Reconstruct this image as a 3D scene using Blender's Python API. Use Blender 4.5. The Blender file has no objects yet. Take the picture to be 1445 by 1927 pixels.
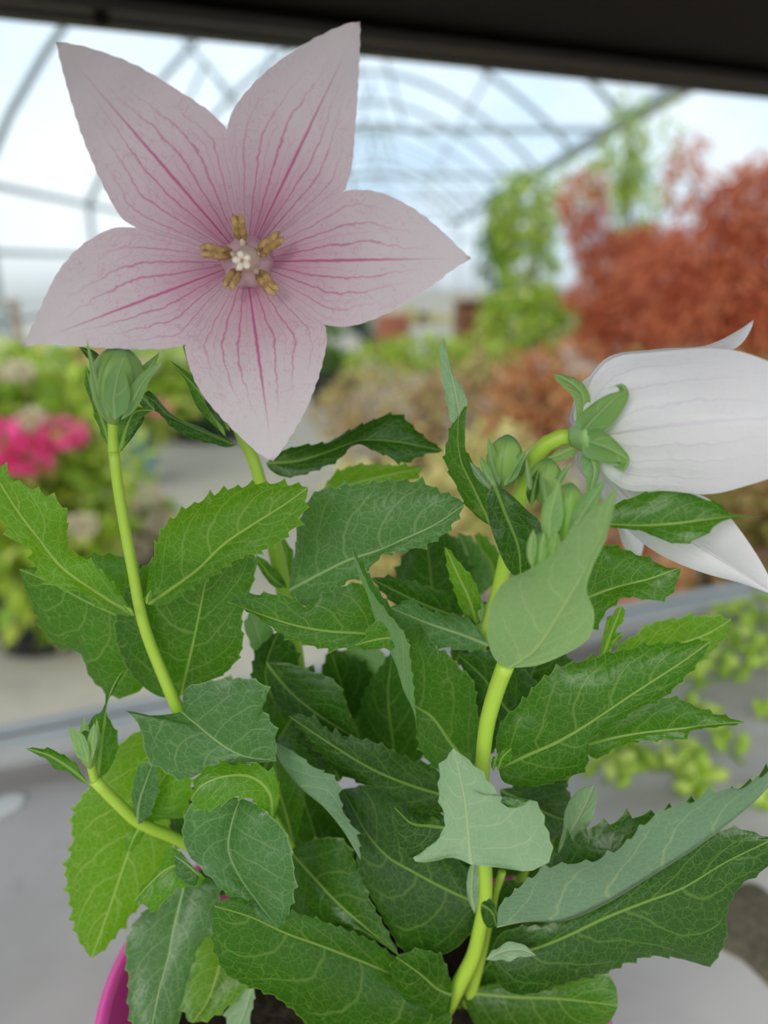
import bpy, math, random
import numpy as np
from mathutils import Vector, Matrix

# ------------------------------------------------------------------ camera, world, light, exposure
W, H, FPX = 1445.0, 1927.0, 1448.0
CZ = 1.05                                   # eye height over the greenhouse floor
PITCH = math.radians(17.75)
CP, SP = math.cos(PITCH), math.sin(PITCH)
scene = bpy.context.scene
COL = scene.collection

cam_d = bpy.data.cameras.new('camera')
cam = bpy.data.objects.new('camera', cam_d); COL.objects.link(cam)
cam.location = (0, 0, CZ); cam.rotation_euler = (math.pi/2 - PITCH, 0, 0)
cam_d.sensor_fit = 'VERTICAL'; cam_d.sensor_height = 34.6; cam_d.sensor_width = 26.0
cam_d.lens = 34.6*FPX/H
cam_d.clip_start = 0.004; cam_d.clip_end = 300
cam_d.dof.use_dof = True; cam_d.dof.focus_distance = 0.117; cam_d.dof.aperture_fstop = 11.0
scene.camera = cam

world = bpy.data.worlds.new('overcast_sky'); scene.world = world; world.use_nodes = True
wt = world.node_tree; wt.nodes.clear()
def wn(t): return wt.nodes.new(t)
tc = wn('ShaderNodeTexCoord'); mp = wn('ShaderNodeMapping'); mp.inputs['Scale'].default_value = (1, 1, 2.2)
nz = wn('ShaderNodeTexNoise'); nz.inputs['Scale'].default_value = 2.6; nz.inputs['Detail'].default_value = 4
rp = wn('ShaderNodeValToRGB')
rp.color_ramp.elements[0].position = .36; rp.color_ramp.elements[0].color = (.62, .79, .96, 1)
rp.color_ramp.elements[1].position = .62; rp.color_ramp.elements[1].color = (1.0, .985, .96, 1)
sx = wn('ShaderNodeSeparateXYZ'); mr = wn('ShaderNodeMapRange')
mr.inputs['From Min'].default_value = -.06; mr.inputs['From Max'].default_value = .02
mx = wn('ShaderNodeMixRGB'); mx.inputs[1].default_value = (.22, .22, .2, 1)
bg = wn('ShaderNodeBackground'); bg.inputs['Strength'].default_value = 1.15; wo = wn('ShaderNodeOutputWorld')
wt.links.new(tc.outputs['Generated'], mp.inputs[0]); wt.links.new(mp.outputs[0], nz.inputs[0])
wt.links.new(nz.outputs[0], rp.inputs[0]); wt.links.new(tc.outputs['Generated'], sx.inputs[0])
wt.links.new(sx.outputs[2], mr.inputs[0]); wt.links.new(mr.outputs[0], mx.inputs[0])
wt.links.new(rp.outputs[0], mx.inputs[2]); wt.links.new(mx.outputs[0], bg.inputs[0]); wt.links.new(bg.outputs[0], wo.inputs[0])

sun_d = bpy.data.lights.new('veiled_sun', 'SUN'); sun = bpy.data.objects.new('veiled_sun', sun_d); COL.objects.link(sun)
sun_d.energy = 2.1; sun_d.angle = math.radians(36); sun_d.color = (1, .97, .92)
SUN_FROM = Vector((-.42, -.75, .60))        # hazy daylight from behind the camera, left
sun.rotation_euler = (-SUN_FROM).to_track_quat('-Z', 'Y').to_euler(); sun.location = (-2, -3, 3.4)

vs = scene.view_settings
vs.view_transform = 'Standard'; vs.look = 'None'; vs.gamma = 1; vs.use_curve_mapping = False
vs.exposure = 0.32
scene.cycles.max_bounces = 10; scene.cycles.transparent_max_bounces = 16
scene.cycles.diffuse_bounces = 4; scene.cycles.transmission_bounces = 6

# ------------------------------------------------------------------ geometry helpers
rng = np.random.default_rng(7); random.seed(7)
def A(*v): return np.array(v, float)
def ray(px, py):
    r = (px - W/2)/FPX; u = -(py - H/2)/FPX
    return A(r, CP + SP*u, -SP + CP*u)
def P(px, py, Y):                            # point seen at a pixel, Y metres ahead of the camera
    d = ray(px, py); t = Y/d[1]
    return A(d[0]*t, Y, CZ + d[2]*t)
def PZ(px, py, z):                           # point seen at a pixel on the level z (world)
    d = ray(px, py); t = (z - CZ)/d[2]
    return A(d[0]*t, d[1]*t, z)

WL = {}
def tag(o, label=None, cat=None, group=None, kind=None):
    if label: o['label'] = label
    if cat: o['category'] = cat
    if group: o['group'] = group
    if kind: o['kind'] = kind
    return o
def empty(name, loc, label=None, cat=None, group=None):
    o = bpy.data.objects.new(name, None); COL.objects.link(o); o.location = loc; o.empty_display_size = .02
    WL[o] = A(*loc); return tag(o, label, cat, group)
def make_mesh(name, verts, faces, mats, smooth=True, uvs=None, mi=None):
    m = bpy.data.meshes.new(name)
    m.from_pydata([tuple(v) for v in verts], [], [tuple(f) for f in faces])
    for mt in (mats if isinstance(mats, (list, tuple)) else [mats]): m.materials.append(mt)
    if smooth: m.polygons.foreach_set('use_smooth', [True]*len(m.polygons))
    if mi is not None: m.polygons.foreach_set('material_index', list(mi))
    if uvs:
        li = np.empty(len(m.loops), int); m.loops.foreach_get('vertex_index', li)
        for nm, arr in uvs.items():
            l = m.uv_layers.new(name=nm); l.data.foreach_set('uv', np.asarray(arr, float)[li].ravel())
    m.update(); return m
def obj(name, verts, faces, mat, parent=None, smooth=True, uvs=None, origin=None, mi=None):
    verts = np.asarray(verts, float)
    org = np.asarray(origin, float) if origin is not None else A(verts[:, 0].mean(), verts[:, 1].mean(), verts[:, 2].min())
    m = make_mesh(name, verts - org, faces, mat, smooth, uvs, mi)
    o = bpy.data.objects.new(name, m); COL.objects.link(o)
    o.location = org - (WL[parent] if parent is not None else 0)
    if parent is not None: o.parent = parent
    WL[o] = org; return o
def place(name, mesh, loc, parent, rot=(0, 0, 0), sc=(1, 1, 1)):
    o = bpy.data.objects.new(name, mesh); COL.objects.link(o); o.parent = parent
    o.location = np.asarray(loc) - WL[parent]; o.rotation_euler = rot; o.scale = sc; WL[o] = np.asarray(loc, float); return o
class MB:
    def __init__(s): s.v = []; s.f = []
    def add(s, v, f):
        b = len(s.v); s.v += [tuple(x) for x in v]; s.f += [tuple(i + b for i in q) for q in f]; return s
    def box(s, c, h, R=None):
        c = A(*c); vs_ = [A(sx*h[0], sy*h[1], sz*h[2]) for sx in (-1, 1) for sy in (-1, 1) for sz in (-1, 1)]
        if R is not None: vs_ = [R @ v for v in vs_]
        return s.add([c + v for v in vs_], [(0, 1, 3, 2), (4, 6, 7, 5), (0, 4, 5, 1), (2, 3, 7, 6), (0, 2, 6, 4), (1, 5, 7, 3)])
    def bar(s, a, b, w, h=None):
        a = A(*a); b = A(*b); t = (b - a)/np.linalg.norm(b - a); up = A(0, 0, 1) if abs(t[2]) < .9 else A(0, 1, 0)
        x = np.cross(t, up); x /= np.linalg.norm(x); y = np.cross(x, t)
        return s.box((a + b)/2, (w/2, np.linalg.norm(b - a)/2, (h or w)/2), np.array([x, t, y]).T)
    def tube(s, pts, r, n=8):
        v, f = tube_geo(pts, r, n); return s.add(v, f)
    def build(s, name, mat, parent=None, smooth=False): return obj(name, s.v, s.f, mat, parent, smooth)
def catmull(p, n=24):
    p = np.asarray(p, float)
    if len(p) == 2: return np.array([p[0] + (p[1]-p[0])*t for t in np.linspace(0, 1, n)])
    e = np.vstack([2*p[0]-p[1], p, 2*p[-1]-p[-2]]); out = []
    for i in range(1, len(e)-2):
        p0, p1, p2, p3 = e[i-1:i+3]
        d = [max(np.linalg.norm(b-a), 1e-9)**.5 for a, b in ((p0, p1), (p1, p2), (p2, p3))]
        t0 = 0; t1 = d[0]; t2 = t1+d[1]; t3 = t2+d[2]
        for t in np.linspace(t1, t2, n, endpoint=False):
            a1 = (t1-t)/(t1-t0)*p0+(t-t0)/(t1-t0)*p1; a2 = (t2-t)/(t2-t1)*p1+(t-t1)/(t2-t1)*p2; a3 = (t3-t)/(t3-t2)*p2+(t-t2)/(t3-t2)*p3
            b1 = (t2-t)/(t2-t0)*a1+(t-t0)/(t2-t0)*a2; b2 = (t3-t)/(t3-t1)*a2+(t-t1)/(t3-t1)*a3
            out.append((t2-t)/(t2-t1)*b1+(t-t1)/(t2-t1)*b2)
    out.append(p[-1]); return np.array(out)
def resample(p, n):
    c = catmull(p, 16); s = np.r_[0, np.cumsum(np.linalg.norm(np.diff(c, axis=0), axis=1))]
    t = np.linspace(0, s[-1], n)
    return np.array([np.interp(t, s, c[:, k]) for k in range(c.shape[1])]).T, s[-1]
def tangents(c):
    t = np.gradient(c, axis=0); return t/np.maximum(np.linalg.norm(t, axis=1, keepdims=True), 1e-12)
def tube_geo(pts, r, n=10, cap=True, ribs=0):
    pts = np.asarray(pts, float); k = len(pts); r = np.broadcast_to(np.asarray(r, float), (k,))
    T = tangents(pts); ref = A(0, 0, 1) if abs(T[0][2]) < .9 else A(1, 0, 0)
    x = np.cross(T[0], ref); x /= np.linalg.norm(x); v = []
    for i in range(k):
        x = x - T[i]*np.dot(x, T[i]); x /= np.linalg.norm(x); y = np.cross(T[i], x)
        for j in range(n):
            a = 2*math.pi*j/n; rr = r[i]*(1 + ribs*math.cos(5*a)); v.append(pts[i] + rr*(math.cos(a)*x + math.sin(a)*y))
    f = [(i*n+j, i*n+(j+1) % n, (i+1)*n+(j+1) % n, (i+1)*n+j) for i in range(k-1) for j in range(n)]
    if cap: f += [tuple(range(n))[::-1], tuple(range((k-1)*n, k*n))]
    return v, f
def lathe_geo(prof, c, n=48):
    v = [A(c[0] + r*math.cos(2*math.pi*j/n), c[1] + r*math.sin(2*math.pi*j/n), c[2] + z) for r, z in prof for j in range(n)]
    f = [(i*n+j, i*n+(j+1) % n, (i+1)*n+(j+1) % n, (i+1)*n+j) for i in range(len(prof)-1) for j in range(n)]
    return v, f

# ------------------------------------------------------------------ material helpers
class N:
    def __init__(s, name):
        s.m = bpy.data.materials.new(name); s.m.use_nodes = True; s.t = s.m.node_tree; s.t.nodes.clear()
        s.out = s.t.nodes.new('ShaderNodeOutputMaterial')
    def new(s, typ, ins=None, **props):
        n = s.t.nodes.new(typ)
        for k, v in props.items(): setattr(n, k, v)
        for k, v in (ins or {}).items(): s.put(n.inputs[k], v)
        return n
    def put(s, sock, v):
        if isinstance(v, bpy.types.NodeSocket): s.t.links.new(v, sock)
        elif isinstance(v, bpy.types.Node): s.t.links.new(v.outputs[0], sock)
        else:
            if sock.type == 'RGBA' and len(v) == 3: v = (*v, 1)
            sock.default_value = v
    def M(s, op, a, b=0, c=0):
        n = s.new('ShaderNodeMath', {0: a, 1: b, 2: c}, operation=op); return n.outputs[0]
    def mix(s, f, a, b, mode='MIX'):
        n = s.new('ShaderNodeMixRGB', {0: f, 1: a, 2: b}, blend_type=mode); return n.outputs[0]
    def step(s, x, lo, hi, a=0., b=1.):
        n = s.new('ShaderNodeMapRange', {0: x, 1: lo, 2: hi, 3: a, 4: b}, interpolation_type='SMOOTHSTEP'); return n.outputs[0]
    def uv(s, name): return s.new('ShaderNodeUVMap', uv_map=name).outputs[0]
    def xyz(s, v):
        n = s.new('ShaderNodeSeparateXYZ', {0: v}); return n.outputs
    def noise(s, v, scale, detail=2, out=0, dim='3D', rough=.5):
        n = s.new('ShaderNodeTexNoise', {'Scale': scale, 'Detail': detail, 'Roughness': rough}, noise_dimensions=dim)
        if v is not None: s.put(n.inputs['Vector'], v)
        return n.outputs[out]
    def ramp(s, f, cols):
        n = s.new('ShaderNodeValToRGB', {0: f}); e = n.color_ramp.elements
        while len(e) < len(cols): e.new(.5)
        for i, (p, c) in enumerate(cols): e[i].position = p; e[i].color = (*c, 1)
        return n.outputs[0]
    def bsdf(s, col, rough=.5, spec=.5, normal=None, metal=0, **kw):
        n = s.new('ShaderNodeBsdfPrincipled', {'Base Color': col, 'Roughness': rough, 'Specular IOR Level': spec, 'Metallic': metal})
        if normal is not None: s.put(n.inputs['Normal'], normal)
        for k, v in kw.items(): s.put(n.inputs[k.replace('_', ' ')], v)
        return n.outputs[0]
    def bump(s, h, dist, strength=1.):
        return s.new('ShaderNodeBump', {'Height': h, 'Distance': dist, 'Strength': strength}).outputs[0]
    def trans(s, col, normal=None):
        n = s.new('ShaderNodeBsdfTranslucent', {0: col})
        if normal is not None: s.put(n.inputs[1], normal)
        return n.outputs[0]
    def mixs(s, f, a, b): return s.new('ShaderNodeMixShader', {0: f, 1: a, 2: b}).outputs[0]
    def end(s, sh): s.t.links.new(sh, s.out.inputs[0]); return s.m
    def obj_rand(s): return s.new('ShaderNodeObjectInfo').outputs['Random']
    def geo(s, name): return s.new('ShaderNodeNewGeometry').outputs[name]
    def tex(s, name='Object'): return s.new('ShaderNodeTexCoord').outputs[name]

def plain(name, col, rough=.5, spec=.5, vary=.12, scale=40, metal=0, bump=0):
    n = N(name); t = n.noise(n.tex(), scale, 4)
    c = n.mix(t, tuple(x*(1-vary) for x in col), tuple(min(1, x*(1+vary)) for x in col))
    return n.end(n.bsdf(c, rough, spec, n.bump(t, bump) if bump else None, metal))

def leaf_material(name, up, under, glow, vein, vein_under, nlat=5.6, rough=.34, glow_f=.34, retic=1.):
    n = N(name)
    uvx = n.xyz(n.uv('UVMap')); u = uvx[0]; v = n.M('MULTIPLY_ADD', uvx[1], 2, -1); av = n.M('ABSOLUTE', v)
    mm = n.uv('mm'); mx_ = n.xyz(mm); rnd = n.obj_rand()
    wob = n.M('SUBTRACT', n.noise(mm, 3.2, 2), .5)
    side = n.M('MULTIPLY', n.M('GREATER_THAN', v, 0), .45)
    arc = n.M('MULTIPLY', n.M('POWER', av, 1.5), .34)
    t = n.M('ADD', n.M('MULTIPLY', n.M('ADD', n.M('SUBTRACT', u, arc), n.M('MULTIPLY', wob, .05)), nlat), n.M('ADD', side, n.M('MULTIPLY', rnd, .6)))
    d = n.M('ABSOLUTE', n.M('SUBTRACT', n.M('FRACT', t), .5))
    lat = n.M('MULTIPLY', n.step(d, .06, .015), n.step(av, .97, .7))
    lat_soft = n.step(d, .5, .05)
    adist = n.M('ABSOLUTE', mx_[1])
    mid = n.step(n.M('DIVIDE', adist, n.M('MULTIPLY_ADD', u, -.7, 1.05)), .042, .016)
    vor = n.new('ShaderNodeTexVoronoi', {'Vector': n.new('ShaderNodeVectorMath', {0: mm, 1: n.new('ShaderNodeVectorMath', {0: n.noise(mm, 5, 1, out=1), 1: (.12, .12, .12)}, operation='MULTIPLY').outputs[0]}, operation='ADD').outputs[0], 'Scale': 6.2}, feature='DISTANCE_TO_EDGE')
    vor2 = n.new('ShaderNodeTexVoronoi', {'Vector': mm, 'Scale': 17.}, feature='DISTANCE_TO_EDGE')
    ret = n.M('MULTIPLY', n.step(vor.outputs[0], .05, .008), .7*retic)
    ret2 = n.M('MULTIPLY', n.step(vor2.outputs[0], .09, .02), .30*retic)
    veins = n.M('MAXIMUM', n.M('MAXIMUM', mid, n.M('MULTIPLY', lat, .8)), n.M('MAXIMUM', ret, ret2))
    patch = n.noise(mm, 1.3, 3)
    br = n.M('ADD', n.M('MULTIPLY_ADD', patch, .5, .72), n.M('MULTIPLY_ADD', rnd, .24, -.1))
    upc = n.mix(n.M('MULTIPLY', veins, .40), n.mix(1., up, n.new('ShaderNodeCombineXYZ', {0: br, 1: br, 2: br}), 'MULTIPLY'), vein)
    upc = n.mix(n.M('MULTIPLY', mid, .7), upc, vein)
    unc = n.mix(n.M('MULTIPLY', n.M('MAXIMUM', mid, n.M('MULTIPLY', lat, .55)), .75), n.mix(n.M('MULTIPLY', ret, .35), under, vein_under), vein_under)
    col = n.mix(n.geo('Backfacing'), upc, unc)
    gl = n.mix(n.M('MULTIPLY', veins, .7), glow, tuple(min(1, x*1.5) for x in vein))
    sp = n.new('ShaderNodeTexVoronoi', {'Vector': mm, 'Scale': 5.}, feature='F1')
    speck = n.M('MULTIPLY', n.step(sp.outputs['Distance'], .055, .03), n.M('GREATER_THAN', n.xyz(sp.outputs['Color'])[0], .93))
    col = n.mix(n.M('MULTIPLY', n.step(av, .968, 1.), .5), col, vein); col = n.mix(n.M('MULTIPLY', speck, .7), col, (.8, .8, .75))
    hgt = n.M('ADD', n.M('MULTIPLY', lat_soft, -.35), n.M('ADD', n.M('MULTIPLY', n.step(vor.outputs[0], 0, .4), .30), n.M('MULTIPLY', mid, -.8)))
    nb = n.bump(hgt, .00020, .55)
    rg = n.mix(n.geo('Backfacing'), (rough,)*3, (.6,)*3)
    p = n.bsdf(col, rg, .42, nb)
    return n.end(n.mixs(glow_f, p, n.trans(gl, nb)))

LEAF = {
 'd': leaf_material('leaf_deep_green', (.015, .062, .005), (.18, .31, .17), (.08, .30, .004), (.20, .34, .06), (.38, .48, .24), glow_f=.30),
 'm': leaf_material('leaf_mid_green', (.028, .104, .007), (.22, .37, .17), (.20, .58, .006), (.32, .48, .10), (.42, .54, .26), glow_f=.44),
 'b': leaf_material('leaf_fresh_green', (.066, .20, .008), (.32, .47, .23), (.38, .80, .01), (.46, .62, .14), (.46, .60, .26), glow_f=.52),
 'g': leaf_material('leaf_grey_green', (.054, .150, .040), (.28, .42, .24), (.22, .54, .03), (.34, .48, .20), (.44, .54, .30), glow_f=.36),
 's': leaf_material('sepal_green', (.14, .27, .06), (.20, .36, .12), (.30, .55, .03), (.30, .46, .14), (.32, .48, .2), nlat=1.5, retic=.1, glow_f=.36),
}
def stem_material(name, c0, c1):
    n = N(name); t = n.noise(n.tex(), 160, 3); s_ = n.noise(n.tex(), 30, 2)
    c = n.mix(s_, c0, c1); c = n.mix(n.M('MULTIPLY', t, .25), c, (.26, .42, .03))
    return n.end(n.bsdf(c, .42, .4, n.bump(t, .00006), 0, Subsurface_Weight=.25, Subsurface_Radius=(.6, 1., .2), Subsurface_Scale=.0012))
STEM = stem_material('stem_yellow_green', (.34, .52, .04), (.44, .62, .08))
STEM_OLD = stem_material('stem_mature', (.20, .32, .06), (.26, .40, .09))
def bud_material():
    n = N('bud_green'); mm = n.xyz(n.uv('UVMap'))
    seam = n.M('ABSOLUTE', n.M('SINE', n.M('MULTIPLY', mm[0], math.pi*5)))
    c = n.mix(n.step(seam, 0, .3), (.15, .30, .07), n.mix(n.noise(n.tex(), 250, 2), (.22, .38, .07), (.30, .45, .12)))
    c = n.mix(n.step(mm[1], .85, 1.), c, (.12, .28, .10))
    return n.end(n.mixs(.15, n.bsdf(c, .45, .4), n.trans((.3, .55, .06))))
BUD = bud_material()
CALYX = plain('calyx_green', (.24, .41, .14), .42, .4, .2, 200)

def petal_material(name, base, tip, vein, core, vstr, pinkr, tr):
    n = N(name)
    uvx = n.xyz(n.uv('UVMap')); u = uvx[0]; v = n.M('MULTIPLY_ADD', uvx[1], 2, -1); mm = n.uv('mm'); lx = n.xyz(mm)
    rnd = n.obj_rand()
    seed = n.new('ShaderNodeCombineXYZ', {0: n.M('MULTIPLY', rnd, 31.), 1: 0, 2: 0})
    pos = n.new('ShaderNodeVectorMath', {0: mm, 1: seed}, operation='ADD').outputs[0]
    w1 = n.M('SUBTRACT', n.noise(pos, 2.2, 4, rough=.6), .5)
    w2 = n.M('SUBTRACT', n.noise(pos, 7.0, 2), .5)
    vv = n.M('ADD', v, n.M('ADD', n.M('MULTIPLY', w1, n.M('MULTIPLY', u, .46)), n.M('MULTIPLY', w2, .08)))
    tot = None
    for k, (v0, s0, w0, u1) in enumerate([(0, 1., .030, 1.02), (.27, .75, .020, .88), (-.25, .78, .021, .9), (.50, .72, .020, .8), (-.52, .70, .020, .78), (.74, .6, .017, .64), (-.77, .6, .017, .66), (.62, .34, .011, .62), (-.4, .34, .011, .66), (.14, .3, .010, .5), (-.13, .3, .010, .5), (-.9, .35, .013, .5), (.9, .35, .013, .5)]):
        wv = vv if k else n.M('ADD', v, n.M('MULTIPLY', w2, .03))
        dd = n.M('ABSOLUTE', n.M('SUBTRACT', wv, v0))
        wd = n.M('MULTIPLY', n.M('MULTIPLY_ADD', u, -.75, 1.12), w0)
        l = n.step(n.M('DIVIDE', dd, wd), 1.5, .25, 0, s0)
        l = n.M('MULTIPLY', l, n.step(u, u1, u1*.45))
        tot = l if tot is None else n.M('MAXIMUM', tot, l)
    vm = n.new('ShaderNodeMapping', {0: n.new('ShaderNodeVectorMath', {0: pos, 1: n.noise(pos, 4, 2, out=1)}, operation='ADD').outputs[0], 'Scale': (1.5, 3.2, 1)})
    vo = n.new('ShaderNodeTexVoronoi', {'Vector': vm.outputs[0], 'Scale': 1.25}, feature='DISTANCE_TO_EDGE')
    fine = n.M('MULTIPLY', n.step(vo.outputs[0], .035, .004), n.M('MULTIPLY', n.step(u, 1.0, .4), .30))
    tot = n.M('MAXIMUM', tot, fine)
    mott = n.noise(pos, 9, 3)
    c = n.mix(n.step(u, .15, 1.), base, tip)
    c = n.mix(n.M('MULTIPLY', mott, .18), c, tuple(x*.78 for x in base))
    c = n.mix(n.M('MULTIPLY', n.M('POWER', n.step(u, pinkr, .0), 1.3), n.M('MULTIPLY_ADD', n.step(n.M('ABSOLUTE', v), .9, .1), .5, .35)), c, core)
    c = n.mix(n.M('MULTIPLY', tot, vstr), c, vein); c = n.mix(n.step(u, .965, 1.0, 0, .7), c, (.52, .33, .22))
    h = n.M('ADD', n.M('MULTIPLY', n.M('SINE', n.M('MULTIPLY', vv, 19.)), n.step(u, .65, .05, 0, .9)), n.M('MULTIPLY', tot, -.5)); h = n.M('ADD', h, n.M('MULTIPLY', n.noise(pos, 14, 3), .5))
    nb = n.bump(h, .00014, .7)
    p = n.bsdf(c, .55, .3, nb, 0, Sheen_Weight=.08)
    return n.end(n.mixs(tr, p, n.trans(c, nb)))
PETAL = petal_material('petal_pale_pink', (.85, .67, .73), (.87, .77, .79), (.64, .08, .28), (.76, .32, .48), .82, .60, .45)
PETAL_W = petal_material('petal_white_lilac', (.85, .83, .84), (.85, .82, .83), (.55, .40, .66), (.80, .82, .74), .22, .25, .34)

# ------------------------------------------------------------------ leaf builder (px, py [, Y mm])
def lift(pts, y0, y1, extra=None):
    k = len(pts); out = []
    d2 = np.r_[0, np.cumsum([math.hypot(pts[i+1][0]-pts[i][0], pts[i+1][1]-pts[i][1]) for i in range(k-1)])]; d2 = d2/max(d2[-1], 1e-6)
    for i, p in enumerate(pts):
        Y = p[2] if len(p) > 2 else y0 + (y1-y0)*d2[i]
        if extra: Y += extra*math.sin(math.pi*min(max(d2[i], 0), 1))**.7
        out.append(P(p[0], p[1], Y/1000))
    return np.array(out)
S_HALF = [.10, .32, .56, .78, .93, 1.0]
def sheet(M, L, R, nu, bulge=.05, teeth=0., period=2.6, wave=0., seed=0):
    c, ln = resample(M, nu); a, _ = resample(L, nu); b, _ = resample(R, nu)
    T = tangents(c); us = np.linspace(0, 1, nu); lm = ln*1000
    cols = []; uv = []; mm = []
    rs = np.random.default_rng(seed + 11); ph = rs.uniform(0, 6.28, 4)
    for sgn, E in ((-1, a), (1, b)):
        D = E - c; wd = np.linalg.norm(D, axis=1, keepdims=True); Dn = D/np.maximum(wd, 1e-9)
        nr = np.cross(T, Dn*sgn); nr /= np.maximum(np.linalg.norm(nr, axis=1, keepdims=True), 1e-9)
        el = np.r_[0, np.cumsum(np.linalg.norm(np.diff(E, axis=0), axis=1))]*1000
        side = []
        for s in S_HALF:
            q = c + D*s + nr*wd*bulge*4*s*(1-s)
            if wave: q = q + nr*(wave/1000)*(s**2)*(np.sin(us*11+ph[0]*sgn)*.6+np.sin(us*19+ph[1]*sgn)*.5)[:, None]*np.sin(math.pi*us)[:, None]
            if teeth and s > .9:
                f = (el/period + ph[2]) % 1.0
                am = 1.45*teeth/1000*np.clip((us-.10)/.1, 0, 1)*np.clip((.985-us)/.06, 0, 1)*(1. if s == 1. else .25)
                jit = 1+.5*np.sin(np.floor(el/period+ph[2])*2.4+ph[3])
                q = q + (Dn*1. + T*.45)*(am*jit*(f**2.6 - .2))[:, None]
            side.append(q)
        if sgn < 0: left = side[::-1]
        else: right = side
    cols = left + [c] + right
    sv = [-s for s in S_HALF[::-1]] + [0] + S_HALF
    nvv = len(cols); V = np.stack(cols, 1).reshape(-1, 3)
    for i in range(nu):
        for j in range(nvv):
            uv.append((us[i], .5+.5*sv[j])); w = np.linalg.norm(cols[j][i]-c[i])*100
            mm.append((us[i]*lm/10, w*(1 if sv[j] >= 0 else -1)))
    F = [(i*nvv+j, i*nvv+j+1, (i+1)*nvv+j+1, (i+1)*nvv+j) for i in range(nu-1) for j in range(nvv-1)]
    return V, F, {'UVMap': uv, 'mm': mm}, ln
SEED = [0]
CAMP = A(0, 0, CZ)
def face_camera(V, F, under, by=None):
    Fa = np.array(F)
    if by: k = 2*len(S_HALF); j = np.arange(len(F)) % k; Fa = Fa[j < k//2] if by == 'L' else Fa[j >= k//2]
    n = np.cross(V[Fa[:, 2]]-V[Fa[:, 0]], V[Fa[:, 3]]-V[Fa[:, 1]])
    c = V[Fa].mean(1); s = (n*(CAMP - c)).sum()
    if (s > 0) == under: return [f[::-1] for f in F]
    return F
def leaf(mat, M, L, R, y=(112, 112), dl=0, dr=0, under=False, teeth=.7, bulge=.10, wave=.4, parent=None, name='leaf', period=2.6, by=None):
    SEED[0] += 1
    Mp = lift(M, *y)
    def edge(E, d):
        full = [M[0]] + list(E) + [M[-1]]; return lift(full, y[0], y[1], d)
    ln0 = np.linalg.norm(np.diff(Mp, axis=0), axis=1).sum()*1000
    nu = int(np.clip(ln0/period*5, 22, 84))
    El, Er = edge(L, dl), edge(R, dr)
    V, F, uv, _ = sheet(Mp, El, Er, nu, 0, teeth, period, wave, SEED[0])
    Fc = face_camera(V, F, under, by)        # the halves arch towards the upper side
    V, F, uv, _ = sheet(Mp, El, Er, nu, -bulge if Fc is F else bulge, teeth, period, wave, SEED[0])
    o = obj(name, V, Fc, LEAF[mat] if isinstance(mat, str) else mat, parent or plant, True, uv, origin=Mp[0])
    return o
def stem(pts, r, parent=None, mat=None, name='stem', n=12):
    p3 = [P(a, b, Y/1000) for a, b, Y in pts]; c, _ = resample(p3, max(12, 5*len(pts)))
    rr = np.interp(np.linspace(0, 1, len(c)), np.linspace(0, 1, len(r)), r) if isinstance(r, (list, tuple)) else r
    v, f = tube_geo(c, np.asarray(rr)/1000, n)
    return obj(name, v, f, mat or STEM, parent or plant, True, origin=c[0])

# ------------------------------------------------------------------ the setting: polytunnel shell and floor
ZB = CZ - .22                                # bench top
def floor_material():
    n = N('worn_concrete'); g = n.tex()
    a = n.noise(g, 1.1, 4); b = n.noise(g, 9, 5); c = n.mix(a, (.32, .28, .215), (.50, .44, .35)); c = n.mix(n.step(b, .5, .75, 0, .5), c, (.26, .24, .20))
    return n.end(n.bsdf(c, .8, .25, n.bump(b, .004)))
def film_material():
    n = N('polythene_film'); nzv = n.noise(n.tex(), .7, 3)
    tr = n.new('ShaderNodeBsdfTransparent', {0: (.74, .83, .89)}).outputs[0]
    df = n.mixs(.6, n.new('ShaderNodeBsdfDiffuse', {0: (.85, .88, .90)}).outputs[0], n.trans((.85, .9, .93)))
    return n.end(n.mixs(n.step(nzv, .3, .7, .22, .42), tr, df))
FILM = film_material()
STEEL = plain('galvanised_steel', (.24, .28, .28), .5, .4, .15, 12, .3)
RAIL = plain('grey_rail', (.30, .34, .34), .55, .4, .15, 12)
v = [A(-9, -5, 0), A(9, -5, 0), A(9, 38, 0), A(-9, 38, 0), A(-9, -5, -.1), A(9, -5, -.1), A(9, 38, -.1), A(-9, 38, -.1)]
tag(obj('floor', v, [(0, 1, 2, 3), (7, 6, 5, 4), (0, 4, 5, 1), (1, 5, 6, 2), (2, 6, 7, 3), (3, 7, 4, 0)], floor_material(), None, False), kind='structure')
XL, XR, ZE = -3.6, 2.85, CZ + 1.62           # left wall, right gutter, right eave height
ZL = 1.75
def hoop_pts(n=18):
    pts = []
    for i in range(n+1):
        t = i/n; x = XL + (XR-XL)*t; base = ZL + (ZE-ZL)*t
        pts.append((x, base + 2.4*math.sin(math.pi*t)**.85*(1-.25*t)))
    return pts
HP = hoop_pts()
def film_strip(name, prof, y0, y1):
    vv = [(x, y, z) for y in (y0, y1) for x, z in prof]; k = len(prof)
    return tag(obj(name, vv, [(i, i+1, k+i+1, k+i) for i in range(k-1)], FILM, None, True), kind='structure')
ceiling = film_strip('ceiling', HP, -2.5, 36)
XR2 = 9.0
film2 = film_strip('ceiling_far', [(XR + (XR2-XR)*i/10, ZE + 1.5*math.sin(math.pi*i/10)) for i in range(11)], -2.5, 36)
wall_left = film_strip('wall_left', [(XL, 0), (XL, ZL)], -2.5, 36)
wall_right = film_strip('wall_right', [(XR2, 0), (XR2, ZE)], -2.5, 36)
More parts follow.
